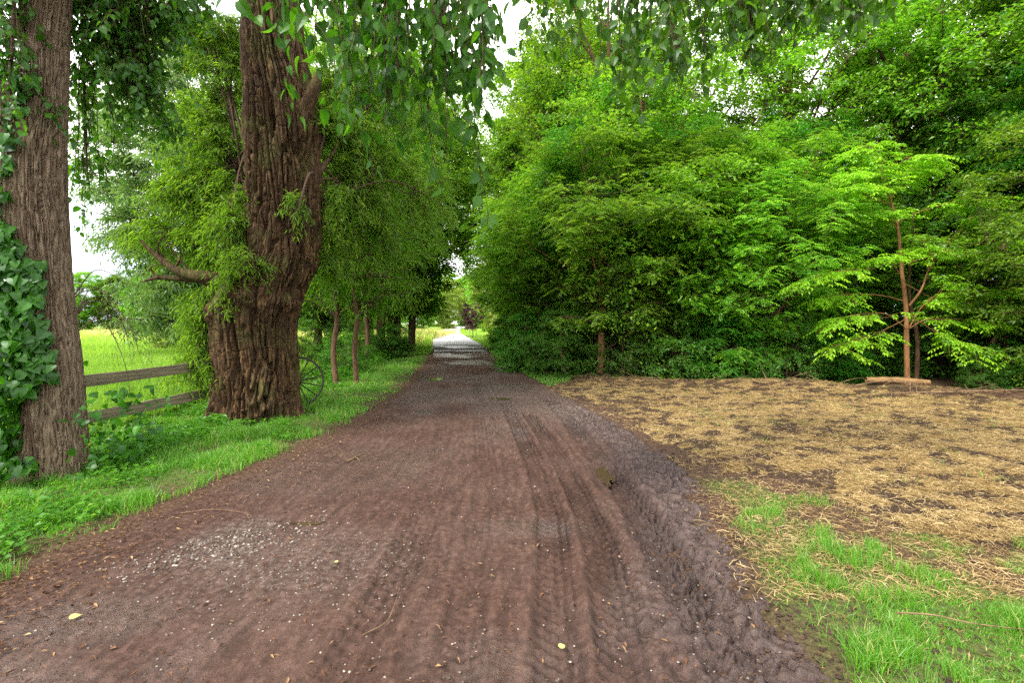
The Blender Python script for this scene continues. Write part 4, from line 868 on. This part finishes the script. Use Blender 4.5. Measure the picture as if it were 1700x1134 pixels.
# ------------------------------------------------------------------ rail fence, wheel, plank, sticks
M_rail = plain_mat("weathered grey green rail wood", (.085, .075, .045), (.26, .22, .14), 14, .85, .5, stretch=(1, .15, 3))
M_post = plain_mat("weathered post wood", (.14, .11, .07), (.38, .32, .22), 12, .85, .5, stretch=(3, 3, .3))
def box_bm(sx, sy, sz, r=.006, bend=0.0, seg=1, wob=0.0, seed=0):
    import bmesh
    bm = bmesh.new(); bmesh.ops.create_cube(bm, size=1); bmesh.ops.scale(bm, vec=(sx, sy, sz), verts=bm.verts)
    ax = max(range(3), key=lambda i: (sx, sy, sz)[i])
    if seg > 1:
        ee = [e for e in bm.edges if abs((e.verts[0].co - e.verts[1].co)[ax]) > (sx, sy, sz)[ax] * .9]
        bmesh.ops.subdivide_edges(bm, edges=ee, cuts=seg, use_grid_fill=True)
    bmesh.ops.bevel(bm, geom=[e for e in bm.edges if e.calc_face_angle(0) > .5], offset=r, segments=2, affect='EDGES')
    rr = random.Random(seed)
    for v in bm.verts:
        u = v.co[ax] / (sx, sy, sz)[ax]
        v.co.z += bend * (.25 - u * u) if ax != 2 else 0
        v.co += Vector((rr.uniform(-1, 1), rr.uniform(-1, 1), rr.uniform(-1, 1))) * wob
    return bm
def bm_obj(bm, name, mat, parent, loc=(0, 0, 0), rot=(0, 0, 0)):
    me = bpy.data.meshes.new(name); bm.to_mesh(me); bm.free(); me.materials.append(mat)
    o = link(name, me, parent); o.location = loc; o.rotation_euler = rot; return o
fence = empty("rail_fence", (-5.3, 8.15, 0), 0, 1, "weathered two-rail wooden fence between the vine-clad tree and the old willow", "fence")
PO = [(-5.22, 8.2), (-5.48, 5.45), (-5.72, 2.7)]
for x, y in PO:
    bm_obj(box_bm(.13, .12, 1.28, .01, 0, 6, .003, int(y * 10)), "post", M_post, fence, (x + 5.3, y - 8.15, .44), (.02, .01, .1))
for (x0, y0), (x1, y1) in zip(PO[:-1], PO[1:]):
    for z in (.84, .37):
        L_ = math.hypot(x1 - x0, y1 - y0)
        bm_obj(box_bm(.04, L_ + .06, .15, .006, -.05, 10, .0025, int(z * 99 + y0)), "rail", M_rail, fence, ((x0 + x1) / 2 + 5.3 + .085, (y0 + y1) / 2 - 8.15, z - (.03 if y0 < 7 else 0)), (0.008, .0, -math.atan2(x1 - x0, y1 - y0) + pi))
M_iron = plain_mat("old black iron", (.012, .011, .011), (.05, .035, .03), 20, .55, .3, metal=.4)
wheel = empty("wagon_wheel", (-4.02, 8.78, 0), 0, 1, "old black spoked wagon wheel leaning behind the willow trunk", "wheel")
def ringg(R, w, t, k=96):
    a = np.arange(k) * 2 * pi / k; g = Geo(); prof = [(R - t, -w / 2), (R - t * .1, -w / 2), (R, -w * .3), (R, w * .3), (R - t * .1, w / 2), (R - t, w / 2), (R - t, 0)]
    v = np.array([[(p[0] * cos(x), p[1], p[0] * sin(x)) for p in prof] for x in a]).reshape(-1, 3); m = len(prof)
    g.add(v, [[i * m + j, i * m + (j + 1) % m, ((i + 1) % k) * m + (j + 1) % m, ((i + 1) % k) * m + j] for i in range(k) for j in range(m)]); return g
wc = (0, 0, .455); rotw = (radians(-6), 0, radians(24))
o = ringg(.47, .06, .035).build("rim", M_iron, wheel); o.location = wc; o.rotation_euler = rotw
g = Geo(); tube(g, [(0, -.10, 0), (0, -.09, 0), (0, .09, 0), (0, .10, 0)], [.03, .055, .055, .03], 20); tube(g, [(0, -.045, 0), (0, .045, 0)], [.075, .075], 20)
o = g.build("hub", M_iron, wheel, True); o.location = wc; o.rotation_euler = rotw
from mathutils import Euler, Matrix
for i in range(14):
    a = i * 2 * pi / 14 + .22; g = Geo(); s_ = .03 * (1 if i % 2 else -1)
    tube(g, [(.05 * cos(a), s_, .05 * sin(a)), (.25 * cos(a), s_ * .6, .25 * sin(a)), (.445 * cos(a), 0, .445 * sin(a))], [.012, .011, .010], 8)
    o = g.build("spoke", M_iron, wheel, True); o.location = wc; o.rotation_euler = rotw
g = Geo(); lg_ = [(8.45, 11.2, .20), (8.8, 11.12, .21), (9.3, 11.0, .20), (9.72, 10.93, .17)]
tube(g, lg_, [.065, .075, .07, .06], 16, n=26)
V = g.v[0]; V[:, 2] += .012 * (n3(V[:, 0] * 9, V[:, 1] * 9, V[:, 2] * 9, 5) - .5) * 2; g.v[0] = V
tag(g.build("rough_log", bark_mat("weathered split wood", (.10, .05, .02), (.24, .14, .06), (.40, .27, .14), scale=10, stretch=1, bump=.8), None, True), "rough cut log lying on the soil bank in front of the bare-stemmed sapling", "log")
M_stick = plain_mat("bleached stick", (.09, .05, .028), (.26, .17, .095), 18, .85, .3)
def stick(pts, r0, label, cat="stick", forks=(), mat=None):
    g = Geo(); pts = [np.array(p, float) for p in pts]; tube(g, pts, np.linspace(r0, r0 * .35, len(pts)), 7, n=24)
    for p, q in forks: tube(g, [p, (np.array(p) + np.array(q)) / 2 + (0, 0, .01), q], [r0 * .5, r0 * .4, r0 * .2], 5, n=8)
    return tag(g.build("fallen_stick", mat or M_stick, None, True), label, cat)
gz = lambda px, py, dz=.015: (*G(px, py), float(height_any(*[np.array([c]) for c in G(px, py)])[0]) + dz)
stick([gz(1488, 1034, .05), gz(1550, 1040, .06), gz(1620, 1052, .05), gz(1760, 1064, .04)], .0045, "long thin straw-coloured stick lying across the grass patch")
stick([gz(600, 1062), gz(640, 1040), gz(655, 1010), gz(664, 980)], .0025, "thin curved twig on the brown mud, longest twig on the lane")
stick([gz(300, 856), gz(360, 850), gz(412, 858), gz(420, 872)], .003, "bent grey twig with a hooked end on the lane edge by the gravel")
stick([gz(575, 770), gz(590, 762), gz(600, 756)], .010, "short forked root fragment on the pale edge of the lane", forks=[(gz(590, 762), gz(598, 770))])
stick([gz(1285, 660, .02), (6.4, 12.0, .35), (6.2, 12.3, .95)], .016, "upright leaning dead stick at the woodland edge where the shrubs hang lowest")
stick([gz(1700, 660, .05), (8.9, 9.4, .18), (8.2, 9.8, .10), (7.75, 9.9, .06)], .018, "bare fallen branch curving out of the woodland onto the straw", forks=[((8.9, 9.4, .18), (8.6, 9.0, .3))])
stick([(7.9, 10.8, .12), (8.5, 10.6, .25), (9.2, 10.2, .12)], .014, "pale stick propped on the soil bank beside the rough log")
stick([(10.6, 10.3, .08), (9.9, 10.0, .12), (9.3, 9.6, .06)], .012, "thin crooked stick below the end of the rough log")
# brush and roots pushed up along the wood's edge
g = Geo(); r = rngs(55)
for i in range(120):
    x = r.uniform(1.5, 11.5); y = 13.0 - .40 * (x - 1.5) + r.normal(0, .28); z = float(base_h(np.array([x]), np.array([y]))[0]); a = r.uniform(0, 2 * pi); L_ = r.uniform(.15, .7); t_ = r.normal(0, .28)
    p = np.array((x, y, z + .03)); q = p + np.array((cos(a) * L_, sin(a) * L_ * .6, abs(t_) * L_)); tube(g, [p, (p + q) / 2 + r.normal(0, .04, 3) * L_, q], [r.uniform(.003, .009), .006, .002], 5, n=7)
tag(g.build("brush_debris", M_stick, None, True), kind="stuff", label="tangled roots and broken twigs along the foot of the woodland")
# single fallen yellow leaves that stand out on the mud
def fallen_leaf(px, py, s, a, label, sc=1.2):
    g = Geo(); p = np.array(gz(px, py, .02)); leaves(g, BIG, p[None], np.array([(cos(a), sin(a), .1)]), np.array([(.1, -.1, 1.)]), s, np.array([.5]), np.array([sc]))
    tag(g.build("fallen_leaf", var_mat("fallen yellow leaf", [(0, (.5, .5, .16)), (1, (.5, .5, .16))], .6, .2)), label, "leaf")
fallen_leaf(929, 1084, .035, .6, "single pale yellow-green leaf lying on the bare mud in the middle of the lane", 1.3)
fallen_leaf(115, 1035, .05, .9, "green-yellow curled leaf on the mud near the lower corner of the lane")
fallen_leaf(560, 940, .03, 2.6, "small yellow leaf on the mud beside the gravelly hollow")
# ------------------------------------------------------------------ trees and shrubs that repeat
mA = (M_bark_red, M_ash)
slim = lambda t: np.clip(.75 + .5 * t, 0, 1) * np.sqrt(np.clip(1 - np.clip((t - .3) / .72, 0, 1) ** 2, 0, 1))
low = lambda t: np.sqrt(np.clip(1 - t ** 2, 0, 1))
edgeK = [make_tree("edge", 100, 7.4, .10, .8, 3.2, dome, 15, 520, 5, 4, 'pinnate', .088, .50, .38, mats=(M_bark, M_ash), gap=.47, gsc=.85, droop=.25, spread=.04),
         make_tree("edge", 101, 7.8, .11, 1.5, 3.1, dome, 15, 500, 5, 4, 'pinnate', .080, .52, .32, mats=(M_bark_red, M_bright), gap=.47, gsc=.8, droop=.25, spread=.04),
         make_tree("edge", 102, 8.0, .11, .4, 3.0, dome, 15, 520, 7, 13, 'simple', .10, .42, .5, mats=(M_bark, M_ash), gap=.46, gsc=.9, droop=.25, spread=.07),
         make_tree("edge", 103, 8.8, .09, 1.3, 3.0, dome, 15, 520, 7, 14, 'simple', .082, .42, .6, mats=(M_bark_red, M_shrub), gap=.47, gsc=.95, droop=.3, spread=.08)]
woodK = [make_tree("wood", 120 + i, 14 + i, .17, 1.5, 3.8, dome, 18, 560, 7, 15, 'simple', .15, .65, .3, mats=(M_bark, M_wood), gap=.36, spread=.10) for i in range(3)]
tallK = [make_tree("tall", 140 + i, 15 + i, .24, 4.5, 4.2, dome, 14, 340, 7, 13, 'simple', .14, .65, .4, mats=(M_bark, M_bright), gap=.43, gsc=.5, lean=1.2, spread=.10, up=.75, fork=.65) for i in range(2)]
shrubK = [make_tree("shrub", 160 + i, 2.4 + .4 * i, .035, .0, 1.5, low, 12, 150, 6, (13, 4, 13)[i], ('simple', 'pinnate', 'simple')[i], (.085, .065, .07)[i], .35, .4, mats=(M_bark, M_shrub), gap=.12, lean=.1, up=.9, spread=.05) for i in range(3)]
verge = [make_tree("verge", 180 + i, 9.0 + i, .075, 2.5, 2.9, dome, 14, 260, 7, 17, 'narrow', .15, .6, .4, wig=.13, mats=(M_bark, M_willow), gap=.28, droop=.5, up=.85, spread=.06) for i in range(2)]
stand = [make_tree("stand", 190 + i, 16 + i, .28, 2.6, 5.2, dome, 20, 760, 7, 15, 'simple', .18, .8, .3, mats=(M_bark, M_bright), gap=.34, spread=.12, up=.75, stems=2) for i in range(2)]
farK = [make_tree("far", 200 + i, 11 + i, .22, .4, 5.0, dome, 14, 420, 7, 13, 'simple', .30, .8, .3, mats=(M_bark, (M_wood, M_ash, M_silver, M_yellow)[i]), gap=.14, spread=.2) for i in range(4)]
paleK = make_tree("pale", 210, 17, .3, 2.0, 5.0, dome, 20, 560, 7, 24, 'narrow', .30, .9, .4, mats=(M_bark, M_pale), gap=.22, droop=.5, up=.95, spread=.14)

# woodland edge, ordered along its foot from the lane's far bend to the near corner
EDGE = [(1.5, 17.0, 0, .95, "feathery ash tree at the lane's curve, first of the woodland's front row"),
        (2.55, 13.7, 1, .95, "ash tree with a slim orange-brown trunk at the woodland's front, nearest the lane"),
        (4.1, 14.6, 2, 1.22, "layered ash tree between the slim orange trunk and the dark-stemmed tree in the front row"),
        (5.3, 14.4, 1, .92, "tree with a pale leaning stem half hidden in leaves behind the middle of the straw"),
        (6.6, 13.2, 0, .82, "dense leafy tree at the woodland's edge behind the upright dead stick"),
        (7.3, 13.9, 1, .95, "dark-stemmed leafy tree between the upright dead stick and the soil bank"),
        (13.6, 12.9, 3, .95, "broad leafy tree behind the bare-stemmed sapling's far side"),
        (12.4, 9.6, 2, .90, "leafy tree closest to the camera at the woodland's near corner"),
        (2.5, 21.4, 2, 1.15, "ash tree leaning over the lane's far bend, behind the feathery first tree"),
        (3.2, 15.4, 3, 1.05, "rounded leafy tree tucked just behind the slim orange-brown trunk"), (6.0, 14.6, 2, 1.0, "rounded tree filling the wall between the pale stem and the upright dead stick"), (8.9, 15.2, 3, .95, "tree with fine leaves behind the soil bank's highest part"), (10.9, 16.2, 0, .9, "layered ash well behind the bare-stemmed sapling"),
        (14.3, 11.2, 3, 1.0, "fine-leaved tree at the woodland's near corner"), (13.6, 8.2, 2, .9, "rounded leafy tree at the very edge of the near corner"), (1.9, 18.2, 2, .75, "rounded tree second in the row beside the lane's curve")]
for i, (x, y, k, s, lb) in enumerate(EDGE): put_tree(edgeK[k], (x, y, -.03), i * 1.7, s, "ash_tree", lb, "tree", "leafy trees along the front of the woodland")
WOOD = [(2.6, 19.8, 0, .95, "taller broadleaf tree rising behind the first feathery ash"), (5.4, 18.0, 1, .64, "tall broadleaf tree showing above the slim orange-trunked ash"),
        (8.2, 17.0, 2, .56, "tall broadleaf tree behind the pale leaning stem"), (10.8, 15.8, 0, .6, "broad tree filling the gap behind the soil bank"),
        (13.6, 14.6, 1, .85, "dark broad tree deep behind the bare-stemmed sapling"), (15.4, 11.6, 2, .9, "tall dark tree behind the woodland's near corner"),
        (3.6, 24.5, 1, .95, "broadleaf tree deeper in the wood beside the lane's far bend"), (6.0, 23.5, 2, .7, "broadleaf tree in the wood's second rank behind the orange-trunked ash"),
        (16.0, 17.5, 0, 1.0, "tall tree in the far rank behind the sapling"), (4.0, 30.0, 0, .95, "broadleaf tree on the wood's side where the paved road begins"),
        (2.4, 20.4, 2, .95, "dense round-headed tree closing the gap above the lane's bend"), (15.6, 8.6, 1, .95, "tall tree at the frame's edge of the near woodland corner")]
for i, (x, y, k, s, lb) in enumerate(WOOD): put_tree(woodK[k], (x, y, -.03), i * 2.1 + .4, s, "woodland_tree", lb, "tree", "tall trees inside the woodland")
TALL = [(8.9, 16.2, 0, .9, "tall tree whose bare dark limb shows against the sky above the woodland's middle"), (13.0, 12.2 + 2.2, 1, .95, "tall tree with a brown upper trunk visible high above the sapling"),
        (3.6, 17.2, 1, .92, "tall open-limbed tree reaching above the ashes near the lane's bend"),
        (3.9, 19.5, 0, .9, "tall airy tree arching toward the gap above the lane"), (4.8, 26.5, 1, 1.1, "tall airy tree farther down the wood's side of the lane"), (6.4, 17.4, 0, .85, "tall airy tree showing over the middle of the leafy wall"), (10.8, 16.8, 1, .95, "tall airy tree next to the brown upper trunk above the sapling")]
for i, (x, y, k, s, lb) in enumerate(TALL): put_tree(tallK[k], (x, y, -.03), i * 2.6 + 1.0, s, "tall_tree", lb, "tree")
SH = [(.55, 15.2, 0, .85, "rounded shrub where the grass edge meets the lane's bend"), (1.5, 14.0, 1, .8, "feathery shrub at the start of the straw beside the lane"), (.3, 18.8, 2, .7, "low shrub beside the lane just past the bend"),
      (3.2, 13.6, 2, .75, "shrub at the foot of the slim orange-trunked ash"), (4.6, 13.4, 0, .85, "bushy shrub between the orange trunk and the pale leaning stem"), (5.9, 12.9, 1, .75, "feathery shrub behind the upright dead stick"),
      (7.2, 12.3, 2, .72, "low shrub hanging over the soil bank's start"), (8.7, 12.6, 1, .55, "small fern-like shrub on top of the soil bank"), (11.6, 11.2, 0, .5, "small pale-leaved shrub beyond the sapling's foot"),
      (12.3, 10.3, 0, .62, "leafy shrub behind the curving fallen branch"), (.3, 22.5, 0, .8, "shrub on the wood's side halfway to the paved road"), (-.2, 26.5, 1, .8, "feathery shrub just before the paved road on the wood's side"),
      (10.0, 13.6, 0, .8, "dark shrub in the shade behind the rough log"), (1.9, 15.4, 0, 1.0, "tall shrub in the shade behind the straw's far corner"),
      (11.4, 8.3, 2, .6, "shrub nearest the camera at the straw's end"), (14.0, 10.8, 0, 1.1, "dark shrub deep in the woodland's near corner"), (8.4, 14.8, 2, 1.2, "dark shrub deep behind the soil bank"), (12.2, 14.2, 0, 1.3, "dark bush deep in the shade behind the sapling"),
      (6.2, 15.2, 0, 1.3, "dark bush deep behind the pale leaning stem"), (3.9, 15.8, 2, 1.3, "dark bush deep behind the slim orange trunk"), (10.4, 16.8, 0, 1.5, "dark bush far back behind the rough log"), (15.8, 13.5, 0, 1.5, "dark bush far back in the near corner"),
      (-5.2, 14.6, 0, .55, "low leafy bush on the verge between the slim trunks and the leaning tree"), (-5.9, 18.2, 2, .55, "low bush at the foot of the leaning verge tree"), (-5.6, 22.0, 1, .6, "feathery low bush just before the thick dark stems"), (-6.9, 20.4, 0, .8, "bush behind the verge in front of the thick dark stems"),
      (-7.0, 13.0, 2, .7, "bush in the ditch beyond the wagon wheel"), (-7.4, 16.4, 0, .75, "bush at the field's edge behind the leaning verge tree")]
for i, (x, y, k, s, lb) in enumerate(SH): put_tree(shrubK[k], (x, y, -.03), i * 1.3, s, "shrub", lb, "shrub", "shrubs at the foot of the woodland" if x > -2 else "low bushes along the verge")
for i, (x, y, h, s, lb) in enumerate([(6.35, 12.35, .7, .3, "tiny bright green bush on the soil bank near the upright dead stick"), (10.9, 10.9, .6, .3, "tiny green bush just beyond the rough log's end")]):
    put_tree(shrubK[2], (x, y, .05), i, s, "small_bush", lb, "bush")

# the bare-stemmed sapling with layered leaves
def sapling():
    r = rngs(77); Ds = 11.55; e = empty("sapling", (*G(1507, 640), 0), 0, 1, "young tree with bare orange-brown stem and layered leaves standing alone at the wood's edge", "tree")
    g, lg = Geo(), Geo(); w = lambda px, py, dy=0.0: W(px, py, Ds + dy)
    tube(g, [w(1507, 655), w(1506, 620), w(1505, 560), w(1504, 510), w(1497, 450), w(1490, 375), w(1478, 330), w(1467, 295), w(1458, 250)], [.072, .060, .055, .050, .042, .032, .023, .014, .006], 12, n=50)
    L_ = [([(1509, 508), (1530, 480), (1545, 440), (1580, 395), (1633, 340)], .030, 0), ([(1545, 445), (1552, 430), (1540, 412), (1533, 400)], .014, .1), ([(1507, 548), (1530, 510), (1560, 485), (1583, 468)], .018, -.2), ([(1510, 545), (1540, 530), (1590, 530), (1640, 535)], .018, -.4),
          ([(1504, 545), (1485, 530), (1465, 520), (1420, 522), (1390, 530)], .016, -.3), ([(1503, 500), (1460, 490), (1415, 488), (1370, 492)], .016, .1), ([(1494, 455), (1475, 432), (1450, 428)], .012, -.2), ([(1490, 380), (1470, 360), (1440, 352)], .010, -.1),
          ([(1479, 330), (1500, 300), (1515, 280)], .010, .1), ([(1583, 500), (1640, 485), (1690, 478)], .012, .2), ([(1500, 470), (1560, 500), (1600, 500), (1690, 505)], .014, .6), ([(1497, 420), (1450, 445), (1390, 450), (1345, 462)], .014, -.8), ([(1480, 340), (1440, 325), (1410, 310)], .010, -.4),
          ([(1488, 370), (1530, 350), (1600, 330), (1660, 325)], .012, -.6), ([(1497, 440), (1560, 420), (1620, 405), (1690, 400)], .014, -.9), ([(1470, 300), (1440, 285), (1405, 290)], .008, -.2), ([(1465, 285), (1500, 262), (1540, 262)], .008, -.3), ([(1460, 262), (1440, 240), (1420, 250)], .006, 0), ([(1506, 520), (1570, 560), (1640, 580)], .010, -.7), ([(1504, 530), (1440, 560), (1380, 575)], .010, -.6)]
    bs = []
    for pts, r0_, dy in L_:
        P = np.array([w(px, py, dy * i / (len(pts) - 1)) for i, (px, py) in enumerate(pts)]); tube(g, P, np.linspace(r0_, .003, len(P)), 7, n=18)
        t = np.linspace(0, 1, len(P)); tt = np.linspace(0, 1, 8); bs.append(np.stack([np.interp(tt, t, P[:, c]) for c in range(3)], -1))
    bs.append(np.array([w(1490 - 3.8 * i, 360 - 14 * i) for i in range(8)])); P = np.array(bs); n = len(P); ns = 15; ii = np.repeat(np.arange(n), ns)
    ts = r.uniform(.3, 1, n * ns); b, tan = at_path(P, ii, ts); d = tan * .6 + r.normal(0, .6, (n * ns, 3)) * np.array((1, 1, .10)); P2 = grow(r, b, nrm(d), r.uniform(.3, .75, n * ns), 5, .28, .04)
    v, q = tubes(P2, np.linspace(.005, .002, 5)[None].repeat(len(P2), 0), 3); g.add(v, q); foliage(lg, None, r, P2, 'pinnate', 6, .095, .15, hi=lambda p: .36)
    part(g, "trunk", M_bark_red, e, True); part(lg, "crown", M_ash, e)
sapling()
# the wood's unlit depth: leaves and saplings nobody could count
def wood_depth():
    g = Geo(); r = rngs(66); n = 260000
    x = r.uniform(-1.5, 30, n); dpt = r.uniform(0, 1, n) ** 1.2 * 12; y0 = np.interp(x, [-1.5, 0, 2, 6, 10, 14, 20, 30], [40, 28, 19.5, 16.5, 15.5, 12.8, 7, -2]); y = y0 + dpt
    z = r.uniform(0, 1, n) ** 1.25 * (6.0 + 2.0 * fbm(x * .5, y * .5, 140))
    k = (n3(x * .8, y * .8, z * .8, 141) > .40) & (x > XR(y) + 2.4); x, y, z = x[k], y[k], z[k]; n = len(x); a = r.uniform(0, 2 * pi, n)
    leaves(g, OVAL, np.stack([x, y, z], -1), np.stack([np.cos(a), np.sin(a), r.uniform(-.7, .3, n)], -1), np.stack([r.normal(0, .5, n), r.normal(0, .5, n), np.ones(n)], -1), r.uniform(.12, .24, n), r.beta(2, 2.6, n) * .8)
    tag(g.build("undergrowth", M_wood), kind="stuff", label="dark leafy undergrowth filling the depth of the wood")
wood_depth()
# thin bare stems in the shade of the wood
def bare_stem(pts, r0_, label):
    g = Geo(); tube(g, pts, np.linspace(r0_, r0_ * .45, len(pts)), 9, n=26); tag(g.build("bare_trunk", M_bark, None, True), label, "trunk")
bare_stem([(10.6, 12.3, -.1), (10.62, 12.3, 1.2), (10.5, 12.4, 2.4), (10.7, 12.5, 4.5)], .06, "thin greenish bare stem right beside the bare-stemmed sapling")
bare_stem([(11.7, 11.6, -.1), (11.9, 11.7, .8), (12.3, 11.8, 1.6), (12.6, 12.0, 2.6)], .07, "dark bent trunk in the shade beyond the sapling")
bare_stem([(1.55, 13.6, -.1), (1.5, 13.6, .4), (1.4, 13.7, .9), (1.5, 13.9, 1.6)], .045, "short pale forked stump stem at the foot of the shrubs by the lane")
bare_stem([(6.9, 13.2, -.1), (6.85, 13.2, .9), (6.7, 13.3, 2.0), (6.6, 13.4, 3.0)], .06, "dark straight stem behind the tiny bush on the bank")
bare_stem([(4.9, 13.9, -.1), (5.0, 13.9, 1.2), (4.85, 14.0, 2.4), (4.7, 14.1, 3.6)], .075, "brown stem showing through the leaves behind the middle of the straw")

# trees along the far verge between the willow and the paved road
VG = [(-4.35, 11.7, 0, .95, "slim crooked orange-brown tree just past the wagon wheel"), (-3.95, 12.0, 1, .88, "slim straight orange-brown tree beside the crooked one past the wheel"), (-5.4, 17.0, 0, 1.05, "leaning thin tree on the verge between the slim pair and the dark multi-stemmed trees")]
for i, (x, y, k, s, lb) in enumerate(VG): put_tree(verge[k], (x, y, -.05), i * 1.9, s, "verge_tree", lb, "tree", "slim trees along the grass verge")
ST = [(-7.1, 25.0, 0, 1.08, "thick dark-stemmed tree at the verge, nearer of the two dark trunks"), (-6.5, 28.0, 1, 1.05, "thick dark-stemmed tree at the verge, farther of the two dark trunks"), (-8.0, 33, 0, 1.15, "spreading tree behind the dark trunks where the paved road starts"), (3.3, 33.5, 1, 1.32, "big tree on the wood's side whose crown closes over the start of the paved road"), (-.4, 45, 0, 1.28, "tallest tree on the lawn side where the paved road narrows"), (-14.5, 47, 1, .95, "big dark tree on the grass beside the paved road's bend")]
for i, (x, y, k, s, lb) in enumerate(ST): put_tree(stand[k], (x, y, -.05), i * 2.3 + .5, s, "broadleaf_tree", lb, "tree", "big trees along the verge")
# beyond the fence and far away
put_tree(paleK, (-13.2, 19.5, -.1), .6, .82, "pale_willow", "tall feathery pale-green tree rising in the field behind the old willow", "tree")
put_tree(paleK, (-11.2, 27.0, -.1), 2.6, .82, "pale_willow", "second feathery pale tree farther off behind the old willow's leaves", "tree")
put_tree(farK[2], (-19.5, 31, -.1), .3, (.62, .62, .42), "silver_bush", "silvery green bush at the field's end just beside the old willow's trunk", "bush")
FAR = [(-59, 64, 1, .72, "bright green tree at the end of the far tree line nearest the vine-clad trunk"), (-54, 66, 0, .80, "dark green tree in the far tree line under the drooping bare twigs"), (-49.5, 64, 1, .66, "mid-green tree at the middle of the far tree line"), (-45, 66, 0, .72, "dark tree in the far tree line under the bare limb's tip"),
       (-41, 62, 2, .66, "greyish round tree in the far tree line under the willow's bare limb"), (-38, 64, 1, .95, "rounded bright tree above the silvery bush"), (-66, 66, 0, .8, "outermost dark tree of the far tree line"), (-32, 62, 0, .9, "dark tree of the far tree line seen beside the willow's trunk"), (-50, 76, 3, .95, "yellowish taller tree behind the far tree line"),
       (-24, 58, 1, .9, "tree of the far line seen between the slim verge trunks"), (-18, 56, 0, .9, "tree of the far line glimpsed behind the thick dark trunks"), (-43, 76, 1, 1.0, "taller green tree behind the greyish round one")]
for i, (x, y, k, s, lb) in enumerate(FAR): put_tree(farK[k], (x, y, .0), i * 1.1, s, "field_tree", lb, "tree", "trees along the far edge of the field")
put_tree(farK[3], (-17.6, 24, -.05), .2, (.16, .16, .12), "yellow_bush", "small yellow-green bush standing in the tall field grass", "bush")
END = [(-15.5, 112, 3, .85, "yellow-green tree closing the end of the paved road"), (-21, 104, 1, 1.0, "bright green round tree where the paved road disappears"), (-9.5, 118, 0, 1.1, "dark tree just above the vanishing point of the road"), (-3.2, 84, 1, 1.0, "bright tree behind the purple-leaved tree"),
       (-1.6, 62, 3, .85, "yellow-green tree close behind the purple-leaved tree"), (-28, 100, 0, 1.1, "dark tree beyond the lawn at the road's bend"), (-19, 72, 1, .9, "green tree on the lawn before the road's end"), (2.6, 44, 1, .8, "light green tree on the wood's side beside the paved road"),
       (2.9, 36, 0, .75, "dark green tree at the start of the lawn on the wood's side"), (-38, 100, 3, 1.2, "pale tree far beyond the verge trees"), (2, 120, 0, 1.3, "dark distant tree to the wood's side of the road's end"), (-22, 140, 1, 1.5, "distant green tree behind the road's bend"), (-12, 150, 0, 1.6, "tallest distant tree closing the view down the road")]
for i, (x, y, k, s, lb) in enumerate(END): put_tree(farK[k], (x, y, .2), i * 1.5, s, "distant_tree", lb, "tree", "trees around the end of the road")
def purple():
    tm, cm = make_tree("purple", 300, 3.5, .04, 1.0, 1.15, lambda t: .6 + .4 * np.sqrt(np.clip(1 - (2 * t - 1) ** 2, 0, 1)), 8, 90, 6, 9, 'simple', .13, .3, .4, mats=(M_bark, M_purple), up=1.0, lean=.05)
    x, y = G(785, 562); e = put_tree((tm, cm), (x, y * 1.0, .1), 0, 1.0, "purple_tree", "small purple-leaved tree staked on the lawn beside the paved road", "tree")
    ms = plain_mat("pale stake", (.45, .40, .33), (.65, .6, .5), 9)
    for dx in (-.35, .35):
        g = Geo(); tube(g, [(dx, 0, -.1), (dx, 0, 1.3)], [.03, .03], 8); g.build("stake", ms, e)
purple()
# the tree behind the camera whose branches hang into the upper part of the view over the woodland
def over_tree():
    e = empty("overhanging_tree", (3.4, -2.2, 0), 0, 1, "broad-leaved tree whose dark drooping sprays hang in front of the woodland's top", "tree")
    g, lg, tg = Geo(), Geo(), Geo(); r = rngs(91)
    C_ = rings_trunk(g, [(3.4, -2.2, -.2), (3.3, -2.0, 2), (3.0, -1.5, 4), (2.6, -.6, 6)], [.32, .26, .22, .18], 20, 60, .1, 3)
    for q in [[(2.6, -.6, 5.8), (2.2, 1.2, 6.2), (1.6, 3.2, 5.6)], [(2.6, -.6, 5.8), (1.4, 1.0, 6.0), (.6, 2.8, 5.2)], [(2.6, -.6, 5.8), (2.8, 1.6, 6.4), (2.9, 3.8, 5.6)], [(2.6, -.6, 5.5), (4.2, -1.6, 7), (5.6, -2.4, 7.5)]]: tube(g, q, [.14, .09, .03], 9, n=18)
    ends = []
    for i in range(64):
        px = r.uniform(875, 1500); lim = np.interp(px, [875, 900, 930, 1000, 1040, 1120, 1190, 1220, 1280, 1300, 1400, 1500], [60, 110, 150, 190, 195, 175, 120, 90, 130, 70, 50, 20])
        ends.append((px, lim * r.uniform(.15, 1.0) ** .7 - 5, r.uniform(3.4, 4.6), px - r.uniform(-10, 40)))
    def anch(px): return np.array(((px - 850) / FPX * 3.9, 3.6, 5.7))
    sprays(lg, tg, r, ends, anch, .098, 7, 6)
    blob_crown(lg, tg, r, [((2.6, -.6, 6), (2.2, 1.5, 7.6), (2.2, 2.0, .9), 26, 6), ((2.6, -.6, 6), (4.6, -2, 8), (2.2, 2.2, 1.2), 22, 6)], 'big', .10, 9, .4, .03, .5)
    part(g, "trunk", M_bark_lime, e, True); part(tg, "twig_mass", M_twig, e, True); part(lg, "crown", M_lime, e)
over_tree()
